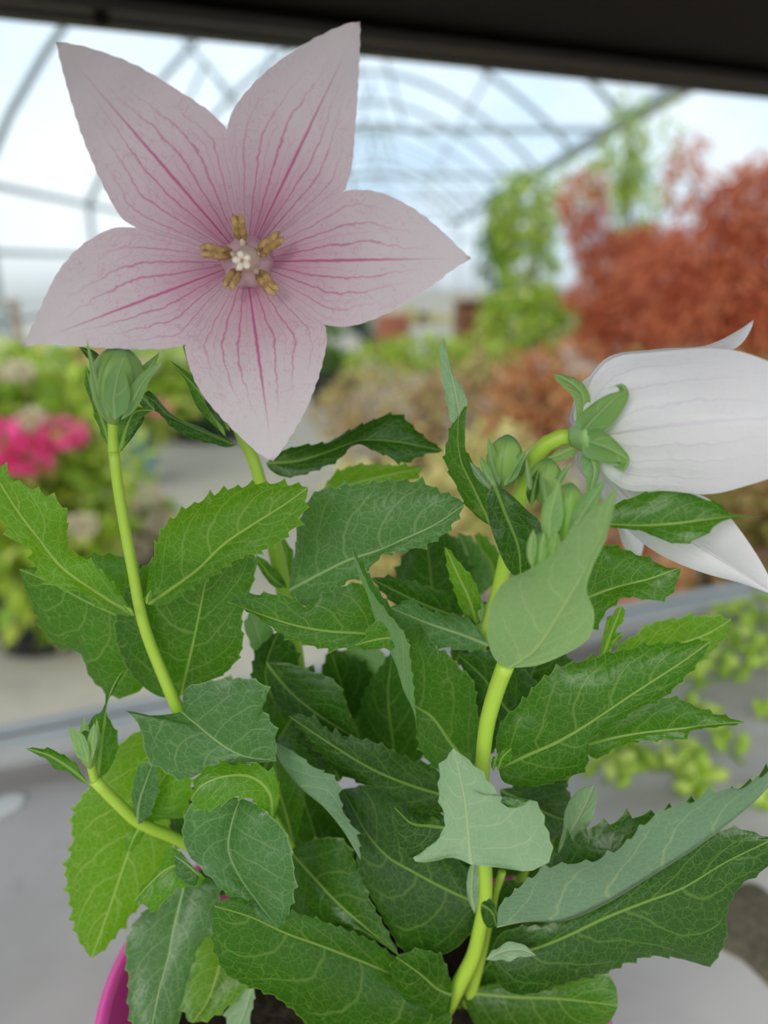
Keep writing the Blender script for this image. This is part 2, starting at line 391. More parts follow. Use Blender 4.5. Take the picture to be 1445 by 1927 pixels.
wall_back = tag(obj('wall_back', [(XL, 36, 0), (XR2, 36, 0)] + [(XR2, 36, ZE)] + [(XR + (XR2-XR)*i/10, 36, ZE + 1.5*math.sin(math.pi*i/10)) for i in range(9, 0, -1)] + [(x, 36, z) for x, z in HP[::-1]],
                    [tuple(range(2 + 1 + 9 + len(HP)))], FILM, None, False), kind='structure')
HOOP_Y = [-.4 + 2.6*k for k in range(14)]
for Y in HOOP_Y:
    c = np.array([(x, Y, z - .03) for x, z in HP])
    v, f = tube_geo(c, .036, 6); obj('hoop', v, f, STEEL, ceiling)
    for x in (XL + .03,):
        b = MB().bar((x, Y, 0), (x, Y, ZL), .05); b.build('post', STEEL, wall_left)
for Y in [5.6 + 5.2*k for k in range(6)]:     # trusses: tie beam plus zigzag webs up to the hoop
    b = MB().bar((XL, Y, ZE + .02), (XR, Y, ZE + .02), .07, .06); b.build('tie_beam', RAIL, ceiling)
    xs = np.linspace(XL + .9, XR - .6, 6)
    def top(x): return float(np.interp(x, [p[0] for p in HP], [p[1] for p in HP])) - .03
    for i, x in enumerate(xs[:3]):
        xm = (x + xs[i+1])/2
        for a_, b_ in (((x, Y, ZE), (xm, Y, top(xm))), ((xm, Y, top(xm)), (xs[i+1], Y, ZE))):
            MB().bar(a_, b_, .035).build('truss_web', STEEL, ceiling)
for (x, z, w) in ((-2.2, float(np.interp(-2.2, [p[0] for p in HP], [p[1] for p in HP])) - .07, .03), (-.4, float(np.interp(-.4, [p[0] for p in HP], [p[1] for p in HP])) - .07, .03), (1.5, float(np.interp(1.5, [p[0] for p in HP], [p[1] for p in HP])) - .07, .03)):
    MB().bar((x, -2.4, z), (x, 36, z), w).build('purlin', STEEL, ceiling)
b = MB().bar((XR, -2.4, ZE), (XR, 36, ZE), .16, .12); tag(b.build('trim_1', RAIL), kind='structure')     # valley gutter
gutter = bpy.data.objects['trim_1']
for Y in [9.8 + 5.2*k for k in range(5)]: MB().bar((XR, Y, 0), (XR, Y, ZE - .06), .08).build('post', RAIL, gutter)
for z in (.55, CZ + .12, ZL): MB().bar((XL + .04, -2.4, z), (XL + .04, 36, z), .05).build('rail', RAIL, wall_left)
for k in range(8): MB().bar((XR2 - .04, -2, .9 + .3*k), (XR2 - .04, 36, .9 + .3*k), .02).build('rail', STEEL, wall_right)
for x in (-1.6, .4, 2.2, 5.2, 7.2): MB().bar((x, 35.93, 0), (x, 35.93, 2.5), .08).build('post', STEEL, wall_back)
MB().bar((XL, 35.93, ZE - .5), (XR2, 35.93, ZE - .5), .09).build('rail', STEEL, wall_back)

# ------------------------------------------------------------------ bench and the shelf above it
E0 = PZ(0, 1448, ZB); E1 = PZ(1445, 1140, ZB)
ed = (E1 - E0); ed[2] = 0; ed /= np.linalg.norm(ed); nb_ = A(-ed[1], ed[0], 0)   # along the back edge, and away from the camera
RB = np.array([ed, nb_, A(0, 0, 1)]).T
Ec = (E0 + E1)/2
def on_bench(a, b, z): return Ec + ed*a + nb_*b + A(0, 0, z - ZB)
def bench_material():
    n = N('grey_bench_top'); g = n.tex(); a = n.noise(g, 14, 5, rough=.6); b = n.noise(g, 60, 4); c = n.noise(g, 5, 2)
    col = n.mix(n.step(a, .3, .7), (.43, .40, .375), (.56, .525, .495)); col = n.mix(n.step(c, .45, .7, 0, .6), col, (.50, .48, .465))
    col = n.mix(n.step(b, .62, .75, 0, .35), col, (.20, .165, .14))
    return n.end(n.bsdf(col, n.step(a, .3, .7, .38, .6), .4, n.bump(b, .0006)))
BENCH = bench_material(); RIM = plain('zinc_edging', (.50, .51, .49), .6, .4, .2, 30)
DARK = plain('dark_stained_timber', (.009, .007, .005), .7, .12, .35, 25)
LIP = plain('weathered_dark_edging', (.045, .038, .032), .55, .35, .3, 40)
BW, BL = .85, 2.4
bench = empty('potting_bench', on_bench(0, -BW/2, 0), 'grey potting bench with a raised metal back edge, under the pink pot', 'bench')
MB().box(on_bench(0, -BW/2, ZB - .02), (BL/2, BW/2, .02), RB).build('bench_top', BENCH, bench)
MB().box(on_bench(0, .006, ZB - .012), (BL/2, .006, .028), RB).box(on_bench(0, -.004, ZB + .0125), (BL/2, .006, .0035), RB).build('edge_strip', RIM, bench)
for a in (-BL/2 + .1, BL/2 - .1):
    for b_ in (-.08, -BW + .08): MB().box(on_bench(a, b_, (ZB - .04)/2), (.03, .03, (ZB - .04)/2), RB).build('leg', STEEL, bench)
ZS = CZ + .112                               # underside of the shelf's edge strip
S0 = PZ(0, 37, ZS); S1 = PZ(1445, 187, ZS); sd = S1 - S0; sd[2] = 0; sd /= np.linalg.norm(sd); sn = A(-sd[1], sd[0], 0)
RS = np.array([sd, sn, A(0, 0, 1)]).T; Sc = (S0 + S1)/2
def on_shelf(a, b, z): return A(*(Sc + sd*a + sn*b)[:2], z)
SHW = .50
shelf = empty('overhead_shelf', on_shelf(0, -SHW/2, 0), 'dark timber shelf overhanging the flower across the top of the picture', 'shelf')
MB().box(on_shelf(0, -SHW/2 - .012, ZS + .024), (1.2, SHW/2, .012), RS).build('shelf_board', DARK, shelf)
MB().box(on_shelf(0, -.006, ZS + .018), (1.2, .006, .018), RS).box(on_shelf(0, -.018, ZS + .0045), (1.2, .009, .0022), RS).build('edge_strip', LIP, shelf)
bp = PZ(190, 38, ZS); b = MB(); vv, ff = tube_geo([bp + A(0, 0, .002) - sn*.004, bp - A(0, 0, .003) - sn*.004], .0035, 8); b.add(vv, ff); b.build('bolt', DARK, shelf)
for a in (-1.15, 1.15): MB().box(on_shelf(a, -.04, (ZS + .012)/2), (.022, .022, (ZS + .012)/2), RS).build('upright', DARK, shelf)

# spilled compost and a fallen label on the bench
def blob(name, mat, pix, z, h, seed, parent=None):
    c = catmull([PZ(x, y, z) for x, y in pix] + [PZ(*pix[0], z)], 8)[:-1]; r_ = np.random.default_rng(seed)
    ctr = c.mean(0); k = len(c); V = []; 
    for s, hh in ((1.0, 0), (.93, .6), (.7, 1.), (.4, 1.05)):
        for p in c: q = ctr + (p-ctr)*s; q = q + A(0, 0, h*hh*(1+r_.uniform(-.3, .3)) if hh else 0); V.append(q)
    V.append(ctr + A(0, 0, h)); F = [(i*k+j, i*k+(j+1) % k, (i+1)*k+(j+1) % k, (i+1)*k+j) for i in range(3) for j in range(k)] + [(3*k+j, 3*k+(j+1) % k, 4*k) for j in range(k)]
    return obj(name, V, F, mat, parent, True)
def soil_material(name, a, b):
    n = N(name); g = n.tex(); x = n.noise(g, 420, 5, rough=.7); c = n.mix(n.step(x, .3, .7), a, b)
    return n.end(n.bsdf(c, .9, .2, n.bump(x, .0012)))
SOIL = soil_material('moist_compost', (.012, .009, .007), (.05, .036, .026))
SPILL = soil_material('mossy_compost', (.10, .085, .06), (.20, .18, .11))
tag(blob('compost_spill', SPILL, [(1372, 1668), (1420, 1662), (1470, 1700), (1540, 1760), (1540, 1930), (1470, 1880), (1400, 1812), (1345, 1775)], ZB, .0012, 3),
    'thin brown smear of spilled compost on the bench at the lower right', 'compost')
LABEL = plain('white_plastic', (.78, .78, .75), .4, .5, .05)
la = PZ(-12, 1524, ZB + .0012); lb = PZ(44, 1497, ZB + .0012); ld = (lb-la)/np.linalg.norm(lb-la); lp = np.cross(A(0, 0, 1), ld)
V = []
for t, w in ((-.05, .006), (.6, .006), (.82, .0045), (1.0, .001)):
    for s in (-1, 1):
        for z in (0, .0009): V.append(la + (lb-la)*t + lp*w*s + A(0, 0, z - .001))
F = [(0, 1, 3, 2), (12, 14, 15, 13)]
for i in range(3):
    q = i*4; F += [(q+1, q+5, q+7, q+3), (q, q+2, q+6, q+4), (q, q+4, q+5, q+1), (q+2, q+3, q+7, q+6)]
tag(obj('plant_label', V, F, LABEL, None, False), 'white plastic plant label lying by the bench edge at far left', 'label')

# ------------------------------------------------------------------ trailing succulents on the bench, right
def succ_material():
    n = N('succulent_leaf'); r = n.obj_rand()
    c = n.ramp(r, [(0, (.30, .48, .04)), (.5, (.50, .72, .07)), (1, (.70, .84, .20))])
    return n.end(n.mixs(.2, n.bsdf(c, .35, .5), n.trans((.5, .7, .08))))
SUCC = succ_material()
def bead_mesh():
    V = []; F = []; pr = [(0, 0), (.45, .16), (.78, .5), (.72, .8), (.3, 1.02)]; k = 7
    for r, z in pr[1:]:
        for j in range(k): a = 2*math.pi*j/k; V.append((r*.5*math.cos(a), r*.36*math.sin(a), z))
    V.append((0, 0, 0)); V.append((0, 0, 1.1)); m = len(pr)-1
    F = [(i*k+j, i*k+(j+1) % k, (i+1)*k+(j+1) % k, (i+1)*k+j) for i in range(m-1) for j in range(k)]
    F += [(len(V)-2, (j+1) % k, j) for j in range(k)] + [((m-1)*k+j, (m-1)*k+(j+1) % k, len(V)-1) for j in range(k)]
    return make_mesh('succulent_leaf', V, F, SUCC)
BEAD = bead_mesh()
def succulent(label, path, n, spread, size=.0078, seed=0):
    r_ = np.random.default_rng(seed); pts = [PZ(x, y, ZB) + A(0, 0, .006) for x, y in path]
    root = empty('trailing_succulent', pts[0] - A(0, 0, .006), label, 'succulent', 'trailing succulents on the bench')
    c, ln = resample(pts, 20); v, f = tube_geo(c, .0011, 6); obj('stem', v, f, STEM_OLD, root)
    for i in range(n):
        t = (i + r_.uniform(0, 1))/n*19; k = min(int(t), 18); p = c[k] + (c[k+1]-c[k])*(t-k)
        a = r_.uniform(0, 2*math.pi); off = r_.uniform(.1, 1)**.7*spread
        q = p + A(math.cos(a)*off, math.sin(a)*off, r_.uniform(0, .6)*spread*.9 + .001)
        s = size*r_.uniform(.75, 1.3)
        place('leaf', BEAD, q, root, (r_.uniform(-.2, 1.3), r_.uniform(-.9, .9), r_.uniform(0, 6.3)), (s, s, s))
succulent('yellow green trailing succulent clump highest at the right edge of the bench', [(1470, 1165), (1420, 1185), (1380, 1215), (1345, 1255)], 46, .018, seed=1)
succulent('trailing succulent spray just below the highest one, near right picture edge', [(1475, 1230), (1430, 1265), (1375, 1290), (1310, 1300)], 52, .016, seed=2)
succulent('trailing succulent running left behind the large pointed leaf tips', [(1350, 1270), (1300, 1290), (1262, 1312), (1235, 1330)], 26, .011, seed=3)
succulent('trailing succulent string crossing the bare grey bench beneath the narrow leaf tip', [(1300, 1345), (1335, 1390), (1362, 1425), (1395, 1460)], 18, .0055, seed=4)
succulent('dense pale succulent mound lowest on the bench, above the long silvery leaf', [(1135, 1495), (1180, 1462), (1235, 1470), (1290, 1462)], 58, .0135, seed=5)
succulent('small succulent cutting to the right of the dense pale mound', [(1290, 1470), (1310, 1488), (1300, 1510), (1272, 1520)], 16, .007, seed=6)
succulent('lone succulent tuft at right picture edge between spray and silvery leaf', [(1425, 1365), (1440, 1372), (1452, 1380)], 7, .004, seed=7)
succulent('lone succulent tuft nearest the tip of the long silvery leaf', [(1405, 1535), (1422, 1542), (1440, 1548)], 7, .0035, seed=8)

# ------------------------------------------------------------------ background plants
def foliage_material(name, cols, glow=.3):
    n = N(name); r = n.geo('Random Per Island'); c = n.ramp(r, [(i/(len(cols)-1), x) for i, x in enumerate(cols)])
    return n.end(n.mixs(glow, n.bsdf(c, .5, .35), n.trans(c)))
def cloud(name, parent, blobs, n, ln, wd, mat, seed, droop=.3, stuff=True):
    """n small folded leaves spread through ellipsoids (cx, cy, cz, rx, ry, rz), denser at their skins"""
    r = np.random.default_rng(seed); b = np.array(blobs, float); wgt = (b[:, 3]*b[:, 5]*(b[:, 4]+b[:, 3])); wgt /= wgt.sum()
    k = r.choice(len(b), n, p=wgt); d = r.normal(size=(n, 3)); d /= np.linalg.norm(d, axis=1, keepdims=True)
    rad = r.uniform(.35, 1.05, n)**.55
    c = b[k, :3] + d*b[k, 3:]*rad[:, None]
    ax = d*A(1, 1, .5) + r.normal(size=(n, 3))*.6 + A(0, 0, -droop); ax /= np.linalg.norm(ax, axis=1, keepdims=True)
    up = r.normal(size=(n, 3))*.5 + A(0, 0, 1); sd_ = np.cross(ax, up); sd_ /= np.maximum(np.linalg.norm(sd_, axis=1, keepdims=True), 1e-6); nm = np.cross(sd_, ax)
    L = ln*r.uniform(.65, 1.3, n)[:, None]; Wd = wd*r.uniform(.7, 1.2, n)[:, None]
    V = np.stack([c, c + ax*L*.45 + sd_*Wd*.5 + nm*Wd*.12, c + ax*L - nm*L*.12, c + ax*L*.45 - sd_*Wd*.5 + nm*Wd*.12, c + ax*L*.5 - nm*Wd*.06], 1).reshape(-1, 3)
    i = np.arange(n)*5; F = np.stack([np.stack([i, i+1, i+4], 1), np.stack([i+1, i+2, i+4], 1), np.stack([i+2, i+3, i+4], 1), np.stack([i+3, i, i+4], 1)], 1).reshape(-1, 3)
    org = A(*c.mean(0)[:2], c[:, 2].min()); V = V - org
    m = bpy.data.meshes.new(name); m.vertices.add(len(V)); m.vertices.foreach_set('co', V.ravel())
    m.loops.add(len(F)*3); m.loops.foreach_set('vertex_index', F.ravel()); m.polygons.add(len(F)); m.polygons.foreach_set('loop_start', np.arange(len(F))*3)
    m.materials.append(mat); m.update(calc_edges=True)
    o = bpy.data.objects.new(name, m); COL.objects.link(o); o.location = org - WL[parent]; o.parent = parent; WL[o] = org
    if stuff: o['kind'] = 'stuff'
    return o
BARK = plain('thin_bark', (.09, .06, .045), .8, .2, .3, 60)
POTS = {c: plain(c + '_plastic', v, .45, .4, .1) for c, v in dict(black=(.018, .018, .02), blue=(.10, .20, .45), terracotta=(.42, .15, .08), brown=(.16, .08, .05)).items()}
def shrub(name, label, cat, cx, cy, blobs, n, ln, wd, mat, pot='black', potr=.14, poth=.24, group=None, seed=0, stems=5, droop=.3, blooms=()):
    root = empty(name, (cx, cy, 0), label, cat, group)
    pr = [(0, .0), (potr*.75, .0), (potr, poth - .03), (potr*1.07, poth - .03), (potr*1.07, poth), (potr*.98, poth), (potr*.94, poth - .05), (0, poth - .045)]
    v, f = lathe_geo(pr, (cx, cy, 0), 20); obj('pot', v, f, POTS[pot], root, False)
    r = np.random.default_rng(seed + 50); mb = MB()
    for i in range(stems):
        b = blobs[i % len(blobs)]
        t = A(b[0], b[1], b[2]) + r.normal(size=3)*A(b[3], b[4], b[5])*.25
        s = A(cx + r.uniform(-.3, .3)*potr, cy + r.uniform(-.3, .3)*potr, poth - .05)
        mb.tube(catmull([s, (s + t)/2 + r.normal(size=3)*.03, t], 6), .006 + .004*(poth > .2), 6)
    mb.build('stem', BARK, root, True)
    cloud('foliage', root, blobs, n, ln, wd, mat, seed, droop)
    for (bx, by, bz, br, bm) in blooms:
        cloud('flower_head', root, [(bx, by, bz, br, br, br*.62)], 130, br*.42, br*.36, bm, seed + int(abs(bx)*900) % 97, -.2, False)
    return root
YG = foliage_material('lime_leaves', [(.20, .34, .02), (.34, .50, .035), (.54, .64, .08), (.72, .72, .24)])
MG = foliage_material('green_leaves', [(.05, .12, .015), (.10, .20, .025), (.18, .28, .04)])
DG = foliage_material('dark_leaves', [(.02, .06, .012), (.05, .11, .02), (.08, .15, .03)])
RD = foliage_material('red_leaves', [(.46, .09, .045), (.68, .21, .09), (.76, .31, .15), (.60, .16, .08)], .45)
OR = foliage_material('orange_leaves', [(.46, .14, .05), (.62, .25, .09), (.66, .38, .16), (.42, .20, .08)], .35)
GD = foliage_material('golden_leaves', [(.50, .46, .10), (.70, .62, .22), (.74, .60, .28), (.42, .42, .07)], .35)
TN = foliage_material('tawny_leaves', [(.46, .30, .15), (.60, .40, .20), (.54, .46, .14), (.40, .22, .12)], .3)
PK = foliage_material('cerise_florets', [(.88, .06, .26), (.92, .14, .38), (.85, .05, .24)], .3)
CR = foliage_material('cream_florets', [(.75, .66, .46), (.80, .62, .52), (.72, .70, .40)], .3)
SA = foliage_material('salmon_florets', [(.80, .28, .24), (.82, .36, .30)], .3)
def bl(px, py, Y, rx, rz, ry=None):
    p = P(px, py, Y); return (p[0], p[1], p[2], rx, ry or rx*.7, rz)
def bloom(px, py, Y, r, m): p = P(px, py, Y); return (p[0], p[1], p[2], r, m)
def at(px, Y): return P(px, 900, Y)[0]
G1 = 'potted flowering shrubs beyond the bench'
shrub('flowering_shrub', 'lime green shrub with two cerise flower heads at the left picture edge', 'shrub', at(40, 2.05), 2.05,
      [bl(-30, 760, 2.05, .19, .16), bl(90, 740, 2.1, .17, .15), bl(20, 880, 2.0, .22, .2), bl(130, 930, 2.05, .16, .17), bl(40, 1010, 2.0, .24, .2), bl(110, 1110, 2.0, .16, .13)],
      1900, .075, .05, YG, 'black', .16, .22, G1, 1, 8, blooms=[bloom(-5, 845, 1.78, .085, PK), bloom(50, 858, 1.79, .06, PK), bloom(115, 815, 1.84, .055, PK), bloom(60, 790, 1.82, .035, CR), bloom(30, 700, 1.9, .04, CR), bloom(150, 990, 1.83, .04, CR)])
shrub('flowering_shrub', 'green shrub with cream and buff flower heads behind the bud stalk', 'shrub', at(255, 2.64), 2.64,
      [bl(250, 1000, 2.64, 0.156, 0.144), bl(200, 900, 2.7, 0.168, 0.18), bl(310, 1010, 2.64, 0.12, 0.12), bl(220, 1080, 2.64, 0.18, 0.144)], 700, .065, .045, YG, 'black', .13, .2, G1, 2, 5,
      blooms=[bloom(225, 960, 2.424, 0.06, CR), bloom(275, 935, 2.46, 0.06, CR), bloom(300, 985, 2.424, 0.054, CR), bloom(250, 1035, 2.424, 0.06, CR), bloom(195, 1010, 2.4, 0.048, CR)])
shrub('flowering_shrub', 'broad lime shrub standing in a blue pot behind the fat green bud', 'shrub', at(255, 3.7), 3.7,
      [bl(130, 730, 3.7, .28, .2), bl(250, 740, 3.75, .3, .22), bl(330, 700, 3.8, .22, .18), bl(200, 820, 3.7, .25, .14)], 1500, .08, .055, YG, 'blue', .13, .3, G1, 3, 6,
      blooms=[bloom(165, 665, 3.5, .07, SA), bloom(300, 770, 3.5, .05, SA), bloom(270, 690, 3.5, .05, CR)])
shrub('leafy_shrub', 'dark green shrub in a black pot left of the pale path', 'shrub', at(372, 4.8), 4.8,
      [bl(375, 745, 4.8, 0.288, 0.288), bl(420, 770, 4.8, 0.192, 0.192), bl(330, 790, 4.8, 0.192, 0.144)], 900, .08, .05, DG, 'black', .16, .3, G1, 4)
shrub('leafy_shrub', 'olive shrub in a brown pot close to the path edge', 'shrub', at(425, 5.676), 5.676,
      [bl(430, 720, 5.808, 0.264, 0.264), bl(400, 790, 5.676, 0.158, 0.132)], 500, .07, .045, MG, 'brown', .15, .26, G1, 5)
shrub('leafy_shrub', 'deep green bushy shrub in black pot right of the lowest petal', 'shrub', at(618, 6.0), 6.0,
      [bl(628, 700, 6.0, .2, .16), bl(606, 690, 6.0, .16, .16)], 500, .08, .055, MG, 'black', .17, .28, None, 6)
G2 = 'autumn coloured shrubs in the sales bed'
def bed(label, pts, n, ln, wd, mat, seed, name='foliage_shrub', pot='brown', group=G2):
    cx = sum(p[0] for p in pts)/len(pts); cy = sum(p[1] for p in pts)/len(pts)
    return shrub(name, label, 'shrub', cx, cy, pts, n, ln, wd, mat, pot, .13, .2, group, seed, 6)
bed('pale golden shrub low behind the dark twisting leaf', [bl(720, 980, 2.325, 0.205, 0.186), bl(830, 960, 2.325, 0.186, 0.186), bl(760, 1070, 2.279, 0.205, 0.149), bl(880, 1020, 2.232, 0.149, 0.167)], 1300, .06, .035, GD, 11)
bed('tawny brown shrub behind the golden one, centre of the sales bed', [bl(720, 760, 3.52, 0.286, 0.176), bl(820, 790, 3.41, 0.286, 0.198), bl(900, 740, 3.52, 0.264, 0.176), bl(700, 830, 3.41, 0.198, 0.154), bl(640, 780, 3.63, 0.154, 0.11)], 1700, .05, .03, TN, 12)
bed('yellow and lime shrub under the brown crate', [bl(800, 665, 4.2, .26, .09), bl(720, 680, 4.2, .22, .1), bl(890, 670, 4.2, .24, .1)], 900, .05, .035, YG, 13)
bed('orange tipped shrub left of the white flower', [bl(1000, 740, 3.074, 0.18, 0.159), bl(1060, 790, 2.968, 0.18, 0.17), bl(980, 830, 2.968, 0.159, 0.148), bl(1060, 700, 3.18, 0.17, 0.106)], 1300, .05, .03, OR, 14)
bed('buff and yellow shrub between the orange one and the golden one', [bl(930, 870, 2.7, .16, .14), bl(880, 900, 2.7, .14, .12), bl(990, 930, 2.6, .16, .13)], 900, .05, .035, GD, 15)
bed('rusty red shrub low beneath the white flower', [bl(1160, 1000, 2.076, 0.114, 0.124), bl(1230, 1060, 2.032, 0.124, 0.088), bl(1190, 930, 2.12, 0.114, 0.106), bl(1120, 1080, 2.032, 0.088, 0.071)], 1000, .045, .028, OR, 16, pot='terracotta')
bed('olive and gold shrub right beneath the drooping white petal', [bl(1370, 980, 2.4, 0.16, 0.14), bl(1440, 1020, 2.4, 0.16, 0.15), bl(1330, 1070, 2.3, 0.13, 0.09), bl(1430, 930, 2.5, 0.15, 0.12)], 1100, .05, .035, foliage_material('olive_leaves', [(.16, .18, .03), (.30, .26, .05), (.42, .20, .08), (.36, .34, .10)]), 17)
bed('brown shaded shrub behind the white flower', [bl(1250, 760, 3.051, 0.253, 0.21), bl(1380, 780, 3.051, 0.253, 0.253), bl(1300, 860, 2.945, 0.253, 0.19), bl(1420, 880, 2.945, 0.21, 0.21)], 1500, .05, .032, TN, 18)

def tree(name, label, px, Y, blobs, n, ln, wd, mat, seed, group=None, pot='black', droop=.5, trunk=.018):
    cx = at(px, Y); root = empty(name, (cx, Y, 0), label, 'tree', group); poth = .32
    pr = [(0, 0), (.15, 0), (.19, poth - .03), (.2, poth - .03), (.2, poth), (.185, poth), (.18, poth - .05), (0, poth - .05)]
    v, f = lathe_geo(pr, (cx, Y, 0), 20); obj('pot', v, f, POTS[pot], root, False)
    r = np.random.default_rng(seed + 90); b = np.array(blobs); top_ = A(b[:, 0].mean(), b[:, 1].mean(), b[:, 2].mean())
    v, f = tube_geo(catmull([A(cx, Y, poth - .06), A(cx + r.uniform(-.03, .03), Y, .6), top_], 8), np.linspace(trunk, trunk*.4, 17), 8); obj('trunk', v, f, BARK, root)
    for q in blobs:
        s = A(cx, Y, .55 + .2*r.uniform()); t = A(*q[:3]); v, f = tube_geo(catmull([s, (s+t)/2 + A(0, 0, .08), t], 6), np.linspace(trunk*.5, .003, 13), 6); obj('branch', v, f, BARK, root)
    cloud('foliage', root, blobs, n, ln, wd, mat, seed, droop); return root
G3 = 'red leaved maples'
tree('maple_tree', 'tallest red lace leaved maple, its crown cut by the right picture edge', 1400, 3.51,
     [bl(1420, 400, 3.51, 0.221, 0.169), bl(1340, 470, 3.51, 0.195, 0.13), bl(1450, 500, 3.445, 0.286, 0.169), bl(1380, 560, 3.445, 0.312, 0.143), bl(1460, 610, 3.38, 0.26, 0.156), bl(1320, 610, 3.445, 0.26, 0.104), bl(1290, 330, 3.575, 0.085, 0.156), bl(1440, 350, 3.575, 0.169, 0.13), bl(1250, 500, 3.51, 0.195, 0.091)],
     8200, .07, .018, RD, 21, G3)
tree('maple_tree', 'orange red maple with a narrow top, left of the tallest maple', 1190, 4.402,
     [bl(1095, 380, 4.402, 0.121, 0.156), bl(1110, 440, 4.402, 0.114, 0.128), bl(1170, 490, 4.402, 0.241, 0.142), bl(1230, 470, 4.402, 0.213, 0.128), bl(1140, 560, 4.331, 0.227, 0.099), bl(1220, 590, 4.26, 0.341, 0.142), bl(1170, 640, 4.26, 0.284, 0.099), bl(1120, 340, 4.402, 0.057, 0.071)],
     6600, .07, .018, RD, 22, G3)
tree('young_tree', 'slender lime green tree left of the maples', 990, 5.246,
     [bl(985, 400, 5.246, 0.195, 0.268), bl(1000, 500, 5.246, 0.183, 0.293), bl(985, 600, 5.124, 0.293, 0.22), bl(950, 430, 5.368, 0.098, 0.244), bl(1050, 600, 5.124, 0.195, 0.171), bl(1010, 370, 5.246, 0.122, 0.122)],
     1900, .075, .04, YG, 23)
tree('young_tree', 'tall wispy yellow green tree rising behind the two maples', 1190, 6.24,
     [bl(1180, 270, 6.24, 0.156, 0.338), bl(1160, 330, 6.24, 0.208, 0.26), bl(1255, 300, 6.24, 0.091, 0.442), bl(1195, 400, 6.24, 0.156, 0.325), bl(1070, 360, 6.24, 0.13, 0.234)],
     1100, .085, .03, YG, 24)
for k, (px_, py_, Y_, m_, lb) in enumerate([(675, 610, 13, MG, 'distant green shrub row left of the pot stacks'), (790, 600, 15, GD, 'distant pale golden shrub between pot stack and crate'), (560, 612, 12, MG, 'distant green shrub behind the lowest petal notch')]):
    bed(lb, [bl(px_ - 25, py_ + 10, Y_, .4, .3), bl(px_ + 30, py_ + 14, Y_, .4, .26)], 500, .12, .08, m_, 31 + k, pot='black', group='distant shrubs')
tree('young_tree', 'thin dark green tree beside the pale end wall', 940, 6.5, [bl(945, 420, 6.5, .12, .3), bl(935, 500, 6.5, .1, .25), bl(915, 480, 6.5, .08, .2)], 500, .08, .04, MG, 25)
TIMBER = plain('brown_timber', (.20, .075, .035), .7, .3, .25, 9); PALE = plain('pale_timber', (.52, .40, .28), .7, .3, .15, 8)
cr = empty('timber_crate', (at(890, 7), 7, 0), 'brown slatted timber crate with a pale top beyond the sales bed', 'crate')
x0 = at(850, 7); x1 = at(940, 7); zt = P(890, 563, 7)[2]
for k in range(5):
    za = .05 + (zt - .1)*k/5; MB().box(((x0+x1)/2, 6.75, za + (zt-.1)/10), ((x1-x0)/2, .012, (zt-.1)/10 - .006)).build('slat', TIMBER, cr)
MB().box((x0 + .02, 7, zt/2), (.02, .26, zt/2 - .005)).box((x1 - .02, 7, zt/2), (.02, .26, zt/2 - .005)).box(((x0+x1)/2, 7.24, zt/2), ((x1-x0)/2 - .03, .012, zt/2 - .01)).build('side_panel', TIMBER, cr)
MB().box(((x0+x1)/2, 7, zt + .012), ((x1-x0)/2 + .03, .29, .014)).build('lid', PALE, cr)
st = empty('display_stand', (at(15, 5.5), 5.5, 0), 'pale timber display stand at the left edge below the petal tip', 'stand')
zt = P(15, 570, 5.5)[2]
for dx in (-.16, .13):
    for dy in (-.2, .2): MB().box((at(15, 5.5) + dx, 5.5 + dy, zt/2 - .01), (.025, .025, zt/2 - .012)).build('leg', PALE, st)
for z in (zt, zt - .28, zt - .6): MB().box((at(15, 5.5) - .015, 5.5, z), (.18, .24, .014)).build('shelf_board', PALE, st)
def potstack(label, px, Y, py, pot, r, n, group='stacked pots by the path'):
    root = empty('pot_stack', (at(px, Y), Y, 0), label, 'pots', group); z = 0; c = (at(px, Y), Y, 0); top_ = P(px, py, Y)[2]; hh = top_/n
    for k in range(n):
        v, f = lathe_geo([(0, z), (r*.85, z), (r, z + hh*.8), (r*1.08, z + hh*.8), (r*1.08, z + hh - .004), (r*.9, z + hh - .004), (0, z + hh - .01)], c, 20); obj('pot', v, f, POTS[pot], root, False); z += hh
potstack('tall stack of terracotta pots beyond the path, under the right petal', 738, 9.0, 590, 'terracotta', .2, 4)
potstack('squat black pot stack on the path left of the terracotta stack', 700, 9.5, 625, 'black', .16, 3)
#@@PLANT

# ------------------------------------------------------------------ the balloon flower in its pink pot
PC = A(-.0055, .113, 0); PR = .047; KP = .0475/.0548; ZR = CZ - .130
plant = empty('potted_balloon_flower', (PC[0], PC[1], ZB), 'balloon flower plant with pale pink star blossom in a pink pot', 'plant')
def pot_material():
    n = N('pink_plastic'); t = n.noise(n.tex(), 90, 3)
    return n.end(n.mixs(.12, n.bsdf(n.mix(t, (.86, .08, .42), (.90, .11, .50)), .32, .5), n.trans((.9, .04, .30))))
PINK = pot_material()
hp = ZR - ZB
prof = [(0, .001), (.038, .001), (.040, 0), (.041, .002), (.0490, hp - .016), (.0520, hp - .0155), (.0545, hp - .001), (.0548, hp), (.0525, hp + .0004), (.0520, hp - .001), (.0485, hp - .02), (.046, hp - .045)]
prof = [(r*KP, z) for r, z in prof]
v, f = lathe_geo(prof, (PC[0], PC[1], ZB), 96); obj('pot', v, f, PINK, plant, True)
r_ = np.random.default_rng(5); V = []; K = 40; RG = 9
for i in range(RG + 1):
    for j in range(K):
        rr = .0418*i/RG; a = 2*math.pi*j/K; V.append(A(PC[0] + rr*math.cos(a), PC[1] + rr*math.sin(a), ZR - .016 + r_.uniform(-.0016, .0022)))
F = [(i*K+j, (i+1)*K+j, (i+1)*K+(j+1) % K, i*K+(j+1) % K) for i in range(RG) for j in range(K)]
obj('soil', V, F, SOIL, plant, True)

